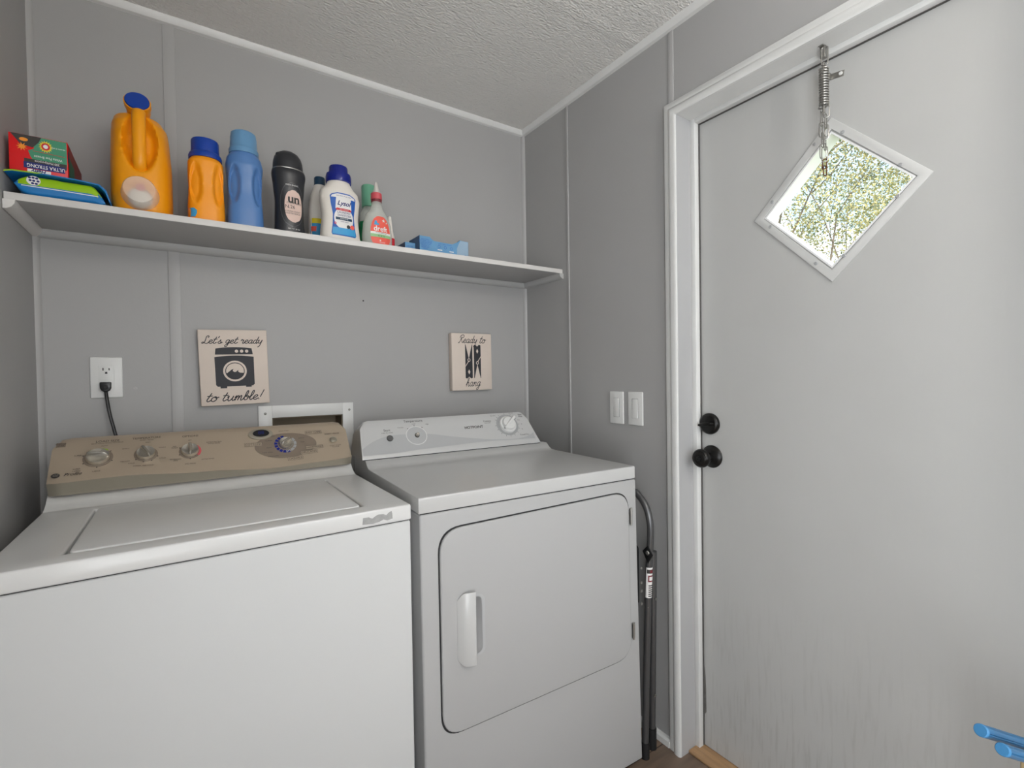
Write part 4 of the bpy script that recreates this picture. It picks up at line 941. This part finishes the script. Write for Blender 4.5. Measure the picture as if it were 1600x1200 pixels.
# 5 charcoal scent booster bottle
cb = thing('scent_booster_bottle', 'charcoal black bottle with a peach oval label and domed cap', 'laundry bottle', (.5960, -.200, ZS), R(6))
b5 = Bottle([(0, .040, .028, 2.6, 0, 0), (.006, .0425, .030, 2.6, 0, 0), (.04, .0400, .030, 2.5, 0, 0), (.10, .0385, .030, 2.4, 0, 0), (.150, .0430, .033, 2.4, 0, 0), (.180, .0470, .035, 2.3, 0, 0), (.190, .0460, .034, 2.2, 0, 0), (.193, .043, .032, 2.2, 0, 0)])
b5.body('bottle_body', 'charcoal', cb, n=64, rows=50)
obj('collar', loft(B(), [[(.0440*q*math.cos(2*PI*k/40), .0330*q*math.sin(2*PI*k/40), z) for k in range(40)] for q, z in ((1, .1925), (1.02, .1945), (.98, .1960))]), 'steel', cb, smooth=True)
obj('cap', loft(B(), [[(.0420*q*math.cos(2*PI*k/40)-.001, .0315*q*math.sin(2*PI*k/40), z) for k in range(40)] for q, z in ((1, .1960), (1.0, .205), (.97, .218), (.88, .232), (.70, .243), (.42, .250), (.12, .2525))]), 'charcoal', cb, smooth=True, angle=60)
obj('cap_latch', lathe(B(), [(.006, 0), (.005, .006), (.002, .008)], (-.030, -.010, .232), (-.5, 0, 1), 14), 'charcoal', cb, smooth=True)
label_rows(b5, 'label_oval_outline', oval_rows(.001, .087, .0320, .0640), 'tube', cb, .0008)
label_rows(b5, 'label_oval_ground', oval_rows(.001, .087, .0305, .0620), 'charcoal', cb, .0012)
label_rows(b5, 'label', oval_rows(.004, .083, .0245, .0470), 'peach', cb, .0018)
bf5 = lambda e: (lambda u, v: b5.front(u, v, e))
lettering([('un', .0045, .103, .034, {'bold': .03})], bf5(.0024), 'ink', cb)
lettering([('STOPPABLES', .005, .0915, .0075, {'shear': .15}), ('N.26', -.006, .0800, .0140), ('IN-WASH SCENT\nBOOSTER BEADS', .000, .0640, .0060)], bf5(.0024), 'ink', cb)
lettering([('FRESH SPRING', .0, .1430, .0055), ('NET WT 20 OZ', .004, .0165, .0050)], bf5(.0018), 'label_white', cb)

# 6 white bottle behind
wb = thing('cleaner_bottle', 'white bottle with dark teal cap half hidden behind the blue labelled one', 'cleaner bottle', (.7060, -.105, ZS))
b6 = Bottle([(0, .034, .026, 2.8, 0, 0), (.006, .036, .028, 2.8, 0, 0), (.12, .036, .028, 2.8, 0, 0), (.165, .0300, .025, 2.5, 0, 0), (.200, .0190, .019, 2, 0, 0), (.208, .015, .015, 2, 0, 0)])
b6.body('bottle_body', 'cream', wb, n=40, rows=34)
obj('cap', lathe(B(), [(.0170, .204), (.0170, .228), (.015, .231), (.004, .231)], n=28), 'teal_dark', wb, smooth=True, angle=35)
label_rows(b6, 'label', [(.008, -.0345, .03), (.074, -.0345, .03)], 'label_sky', wb, .0008)
label_rows(b6, 'label_top', [(.074, -.0345, .03), (.090, -.0345, .03)], 'yellow', wb, .0009)
label_rows(b6, 'label_mark', [(.048, -.033, -.020), (.064, -.033, -.018)], 'coral', wb, .0014); label_rows(b6, 'label_mark', [(.012, -.033, -.020), (.034, -.033, -.018)], 'navy_ink', wb, .0014)

# 7 white sanitizer bottle, navy cap
lb = thing('sanitizer_bottle', 'cream sanitizer bottle with navy cap and blue Lysol label', 'sanitizer bottle', (.7430, -.202, ZS), R(7))
lb['label'] = 'cream laundry sanitizer bottle with navy cap and large blue label'
b7 = Bottle([(0, .059, .031, 2.7, .001, 0), (.006, .0620, .033, 2.7, .001, 0), (.03, .0600, .033, 2.6, 0, 0), (.075, .0555, .032, 2.5, 0, 0), (.110, .0590, .033, 2.4, 0, 0), (.135, .0625, .034, 2.3, 0, 0), (.155, .0590, .034, 2.2, -.001, 0), (.172, .0430, .032, 2.1, -.002, 0), (.180, .0370, .031, 2, -.002, 0), (.188, .034, .031, 2, -.002, 0)])
b7.body('bottle_body', 'cream', lb, n=64, rows=56)
obj('cap', lathe(B(), [(.0375, .1860), (.0385, .190), (.0385, .205), (.0365, .213), (.0290, .2155), (.0280, .234), (.0265, .237), (.012, .237)], (-.002, 0, 0), n=44), 'navy', lb, smooth=True, angle=35)
sh7 = [(.016, -.036, .036), (.022, -.0385, .0400), (.05, -.0345, .0350), (.08, -.0330, .0330), (.11, -.0385, .0370), (.135, -.0415, .0395), (.141, -.036, .034), (.147, -.020, .019)]
label_rows(b7, 'label', sh7, 'label_blue', lb, .0008)
label_rows(b7, 'label_arch', [(.131, -.0385, .0365), (.1375, -.036, .034), (.1435, -.020, .019)], 'label_white', lb, .0013)
label_rows(b7, 'label_panel', [(.098, -.026, .024), (.131, -.024, .022)], 'label_white', lb, .0013)
label_rows(b7, 'label_oval', oval_rows(.0, .069, .0300, .0330, 2.2), 'label_white', lb, .0014)
label_rows(b7, 'label_foot', [(.019, -.037, .038), (.040, -.0340, .0345)], 'label_sky', lb, .0018)
label_rows(b7, 'label_ribbon', [(.0930, -.025, .023), (.0965, -.025, .023), (.1000, -.022, .020)], 'label_red', lb, .0022)
label_rows(b7, 'label_pill', [(.0640, -.0255, .0255), (.0720, -.0255, .0255)], 'teal_dark', lb, .0022)
bf7 = lambda e: (lambda u, v: b7.front(u, v, e))
lettering([('Lysol', -.001, .115, .0195, {'shear': .35, 'bold': .02})], bf7(.0024), 'navy_ink', lb)
lettering([('LAUNDRY', .000, .0870, .0090), ('SANITIZER', .001, .0780, .0090), ('KILLS 99.9% OF BACTERIA', 0, .1370, .0042), ('CRISP LINEN', .001, .0590, .0045)], bf7(.0024), 'navy_ink', lb)
lettering([('ADDITIVE', 0, .0680, .0058), ('NEW FORMULA', 0, .0962, .0040)], bf7(.0030), 'label_white', lb)
flat('berry_print', [circ(.0130, .0455, .0058, n=16)], bf7(.0026), 'ink', lb); flat('orange_print', [circ(.0255, .0460, .0072, n=16)], bf7(.0028), 'coral', lb); flat('zero_mark', ring(-.0275, .0520, .0018, .0036, 16), bf7(.0026), 'label_red', lb)

# 8 green bottle behind
gb = thing('green_bottle', 'green plastic bottle with sea green cap behind the coral labelled bottle', 'bottle', (.8700, -.095, ZS))
b8 = Bottle([(0, .031, .024, 2.6, 0, 0), (.006, .034, .026, 2.6, 0, 0), (.10, .035, .026, 2.6, 0, 0), (.14, .0300, .025, 2.3, 0, 0), (.165, .0190, .019, 2, 0, 0), (.172, .015, .015, 2, 0, 0)])
b8.body('bottle_body', 'green_bottle', gb, n=36, rows=30, hi=.112); b8.body('bottle_shoulder', 'clear', gb, n=36, rows=18, lo=.1125)
obj('cap', lathe(B(), [(.0235, .166), (.0240, .180), (.0240, .236), (.0220, .240), (.004, .240)], n=30), 'green_cap', gb, smooth=True, angle=35)

# 9 clear stain remover with coral label
rb = thing('stain_remover_bottle', 'clear squeeze bottle with a coral label and rose coloured cap', 'squeeze bottle', (.8620, -.200, ZS), R(6))
b9 = Bottle([(0, .045, .026, 2.5, 0, 0), (.005, .0490, .028, 2.5, 0, 0), (.035, .0500, .029, 2.4, 0, 0), (.075, .0460, .028, 2.3, 0, 0), (.105, .0360, .026, 2.2, 0, 0), (.128, .0210, .020, 2, 0, 0), (.142, .0160, .016, 2, 0, 0), (.158, .0155, .0155, 2, 0, 0)])
b9.body('bottle_body', 'clear', rb, n=48, rows=46)
obj('neck_ring', lathe(B(), [(.0168, .150), (.0175, .154), (.0168, .1585)], n=28), 'maroon', rb, smooth=True)
cr = obj('cap', lathe(B(), [(.0180, .1590), (.0182, .161), (.0175, .1785), (.014, .181)], n=30), 'rose', rb, smooth=True, angle=35)
obj('nozzle', lathe(B(), [(.0135, .180), (.0120, .186), (.0080, .192), (.0062, .204), (.0045, .216), (.002, .217)], n=22), 'frost', rb, smooth=True)
lr = [(.006, -.020, .020), (.012, -.028, .0290), (.022, -.0320, .0340), (.04, -.0335, .0350), (.06, -.0320, .0330), (.078, -.0270, .0280), (.090, -.0205, .0215), (.097, -.012, .0135), (.0985, -.006, .008)]
label_rows(b9, 'label', lr, 'coral', rb, .0008)
label_rows(b9, 'label_stripe', [(.0400, -.0335, .0350), (.0470, -.0330, .0345)], 'label_white', rb, .0013); label_rows(b9, 'label_stripe', [(.0300, -.0330, .0346), (.0400, -.0335, .0350)], 'green_lab', rb, .0013)
bf9 = lambda e: (lambda u, v: b9.front(u, v, e))
lettering([('dreft', -.001, .0570, .0235, {'bold': .015})], bf9(.0020), 'label_white', rb)
lettering([('STAIN REMOVER', .001, .0435, .0050), ('o  o  o', .001, .0350, .0080)], bf9(.0020), 'ink', rb)
star = lambda x, z, r: [(x+(r if k % 2 == 0 else r*.42)*math.sin(PI*k/5), z+(r if k % 2 == 0 else r*.42)*math.cos(PI*k/5)) for k in range(10)]
flat('star_print', [star(.0100, .0850, .0062), star(.0200, .0790, .0036), star(-.003, .0200, .0040)], bf9(.0020), 'cream', rb)
flat('blue_mark', [[(-.022, .0690), (-.006, .0690), (-.006, .0735), (-.012, .0755), (-.013, .0820), (-.019, .0830)]], bf9(.0020), 'label_sky', rb)
lettering([('22 FL OZ', .004, .0140, .0050)], bf9(.0020), 'label_white', rb)

# 10 slim red and white stick behind
sk = thing('stain_stick', 'slim white and red tube partly hidden behind the coral labelled bottle', 'stain stick', (.9240, -.150, ZS))
obj('tube_body', lathe(B(), [(.0150, 0), (.0160, .004), (.0160, .052)], n=24), 'label_red', sk, smooth=True, angle=35)
obj('tube_top', lathe(B(), [(.0160, .0525), (.0150, .060), (.0110, .075), (.0085, .095), (.0070, .112), (.0055, .128), (.002, .130)], n=24), 'cream', sk, smooth=True)
obj('tube_base', lathe(B(), [(.0164, .001), (.0164, .014)], n=24), 'cream', sk)

# 11, 12 blue dryer sheet boxes
db_ = thing('dryer_sheet_box', 'light blue carton with its top torn open at the right end of the bottles', 'box', (1.0900, -.190, ZS), R(1.5))
hwx = .0950; hy = .043
bm = B()
outl = [(-hwx, 0), (hwx, 0), (hwx, .0585), (.060, .0600), (.052, .0530), (.030, .0200+.0220), (-.040, .0435), (-.052, .0500), (-.056, .0555), (-hwx, .0555)]
prism(bm, outl, 'y', -hy, -hy+.0012)
box(bm, -hwx, -hwx+.0012, -hy, hy, 0, .0560); box(bm, hwx-.0012, hwx, -hy, hy, 0, .0570); box(bm, -hwx, hwx, hy-.0012, hy, 0, .0420); box(bm, -hwx, hwx, -hy, hy, .0, .0012)
obj('carton', bm, 'box_blue', db_)
flat('side_panel', [[(-hy, .0), (hy, .0), (hy, .0555), (-hy, .0555)]], lambda u, v: (-hwx-.0004, u, v), 'box_blue_dark', db_)
flat('end_panel', [[(.048, .001), (hwx-.001, .001), (hwx-.001, .058), (.062, .0590), (.048, .03)]], lambda u, v: (u, -hy-.0004, v), 'box_end', db_)
obj('torn_flap', prism(B(), [(.048, .0490), (.058, .0520), (.066, .0605), (.062, .0620), (.054, .0560)], 'y', -hy+.004, -hy+.006), 'ink', db_)
bmc = lambda u, v: (u, -hy-.0008, v)
lettering([('DIRECTIONS:\nPLACE SHEET ON TOP\nOF CLOTHES BEFORE\nSTARTING DRYER.\nSAFE FOR ALL\nDRYERS AND\nFABRICS', -.074, .0290, .0052), ('SOFT  FRESH  CLEAN', .001, .0360, .0055)], bmc, 'label_blue', db_)
flat('round_prints', ring(-.022, .0270, .0040, .0052)+ring(.002, .0262, .0040, .0052)+ring(.026, .0255, .0040, .0052)+ring(.082, .0080, .0022, .0032), bmc, 'label_blue', db_)
flat('white_bars', [[(-.028, .0140), (-.010, .0140), (-.010, .0170), (-.028, .0170)], [(.018, .0130), (.035, .0130), (.035, .0160), (.018, .0160)]], bmc, 'label_white', db_)
sbx = thing('dryer_sheet_box', 'small blue carton poking out behind the torn light blue one', 'box', (.9960, -.155, ZS), R(2))
obj('carton', bx(-.0400, .0400, -.0460, .0460, 0, .0360), 'box_blue', sbx, bevel=.0008)
flat('side_panel', [[(-.046, .0005), (.046, .0005), (.046, .0355), (-.046, .0355)]], lambda u, v: (-.0404, u, v), 'box_blue_dark', sbx)
lettering([('DRYER\nSHEETS', -.024, .0180, .0080)], lambda u, v: (u, -.0464, v), 'label_blue', sbx)

# ------------------------------------------------------------------ blue rods in the near corner
rk = thing('drying_rack', 'two ribbed blue plastic rod ends jutting in at the lower right corner', 'drying rack', (1.40, -1.70, 0))
def rod(a, b, r):
    a, b = Vector(a)-Vector((1.40, -1.70, 0)), Vector(b)-Vector((1.40, -1.70, 0)); t = (b-a).normalized(); u = t.cross(Vector((0, 0, 1))).normalized(); w = t.cross(u); n = 40
    sec = lambda p, k: [tuple(p+(u*math.cos(2*PI*i/n)+w*math.sin(2*PI*i/n))*r*k*(1-.16*(i % 10 == 0))) for i in range(n)]
    o = obj('rod', loft(B(), [sec(a+t*.002, 1), sec(b, 1)]), 'blue_rod', rk, smooth=True, angle=30)
    obj('rod_cap', loft(B(), [[tuple(a+t*h+(u*math.cos(2*PI*i/n)+w*math.sin(2*PI*i/n))*r*k) for i in range(n)] for h, k in ((.004, 1.03), (.001, 1.03), (-.0005, .9))]), 'blue_rod_end', o, smooth=True)
rod((1.2376, -1.5860, .6957), (1.5046, -1.6467, .5691), .0082)
rod((1.2347, -1.6083, .6841), (1.4746, -1.6568, .5664), .0080)
bm = B()   # positions relative to the rack's base point
box(bm, 1.338-1.40, 1.350-1.40, -1.622+1.70, -1.607+1.70, .001, .6260); box(bm, 1.460-1.40, 1.490-1.40, -1.665+1.70, -1.640+1.70, .001, .5600)
box(bm, 1.338-1.40, 1.462-1.40, -1.655+1.70, -1.645+1.70, .20, .22); box(bm, 1.338-1.40, 1.350-1.40, -1.655+1.70, -1.620+1.70, .20, .22)
obj('wooden_leg', bm, 'tan_wood', rk, bevel=.002)

# ------------------------------------------------------------------ ceiling lamp behind the camera
cl = thing('ceiling_lamp', 'ceiling light with a round frosted globe on a short stem', 'ceiling lamp', (1.20, -2.35, ZC))
obj('lamp_base', lathe(B(), [(.07, -.0005), (.07, -.020), (.012, -.026), (.012, -.105), (.035, -.110), (.035, -.125)], n=32), 'white_plastic', cl, smooth=True, angle=40)
obj('lamp_globe', lathe(B(), [(.10*math.sin(R(a)), -.215+.10*math.cos(R(a))) for a in range(18, 181, 9)], n=32, cap0=False), 'lamp_glow', cl, smooth=True)

# ------------------------------------------------------------------ outdoors, seen through the diamond window
gr = struct(obj('ground_outside', bx(2.2, 40, -20, 20, -1.2, -1.0), 'grass'))
def tree(loc, label, seed, crown, nleaf, ls=1):
    rnd = random.Random(seed); t = thing('tree', label, 'tree', loc, 0, 'trees outside the door window')
    segs = []
    def grow(p, d, L, r, dep):
        pts = [p]; dd = d.copy()
        for k in range(4):
            dd = (dd+Vector((rnd.uniform(-.22, .22), rnd.uniform(-.22, .22), rnd.uniform(-.12, .16)))).normalized(); pts.append(pts[-1]+dd*L/4)
        segs.append((pts, r, dep))
        if dep < 4:
            for k in range(3 if dep else 6):
                b = pts[rnd.choice((1, 2, 3, 4) if dep else (2, 3, 4))]
                nd = (dd*.5+Vector((rnd.uniform(-1, 1), rnd.uniform(-1, 1), rnd.uniform(-.35, .6)))).normalized()
                grow(b, nd, L*rnd.uniform(.55, .72), r*.42, dep+1)
    grow(Vector((0, 0, 0)), Vector((0, 0, 1)), crown, .045, 0)
    bm = B()
    for pts, r, dep in segs:
        if dep <= 3: tube(bm, pts, [max(.003, r*(1-.12*k)) for k in range(len(pts))], 6)
    obj('branches', bm, 'bark', t, smooth=True)
    tips = [p for pts, r, dep in segs if dep >= 3 for p in pts]
    for nm, mm, n in (('foliage', 'leaf', nleaf), ('foliage', 'leaf2', nleaf//2)):
        bm = B()
        for k in range(n):
            c = rnd.choice(tips)+Vector((rnd.gauss(0, .14)*ls, rnd.gauss(0, .14)*ls, rnd.gauss(0, .11)*ls)); s = rnd.uniform(.012, .024)*ls
            u = Vector((rnd.uniform(-1, 1), rnd.uniform(-1, 1), rnd.uniform(-1, 1))).normalized(); w = u.cross(Vector((rnd.uniform(-1, 1), rnd.uniform(-1, 1), rnd.uniform(-1, 1)))).normalized()
            bm.faces.new([bm.verts.new(c+u*s), bm.verts.new(c+w*s*.55), bm.verts.new(c-u*s), bm.verts.new(c-w*s*.55)])
        o = obj(nm, bm, mm, t); o['kind'] = 'stuff'
tree((17.5, 5.2, -1.0), 'farther tree showing through the gaps in the nearest yellow green branches', 11, 4.6, 9000, 2.1)
tree((7.4, 1.15, -1.45), 'nearest yellow green tree seen through the diamond window of the door', 3, 3.4, 30000)
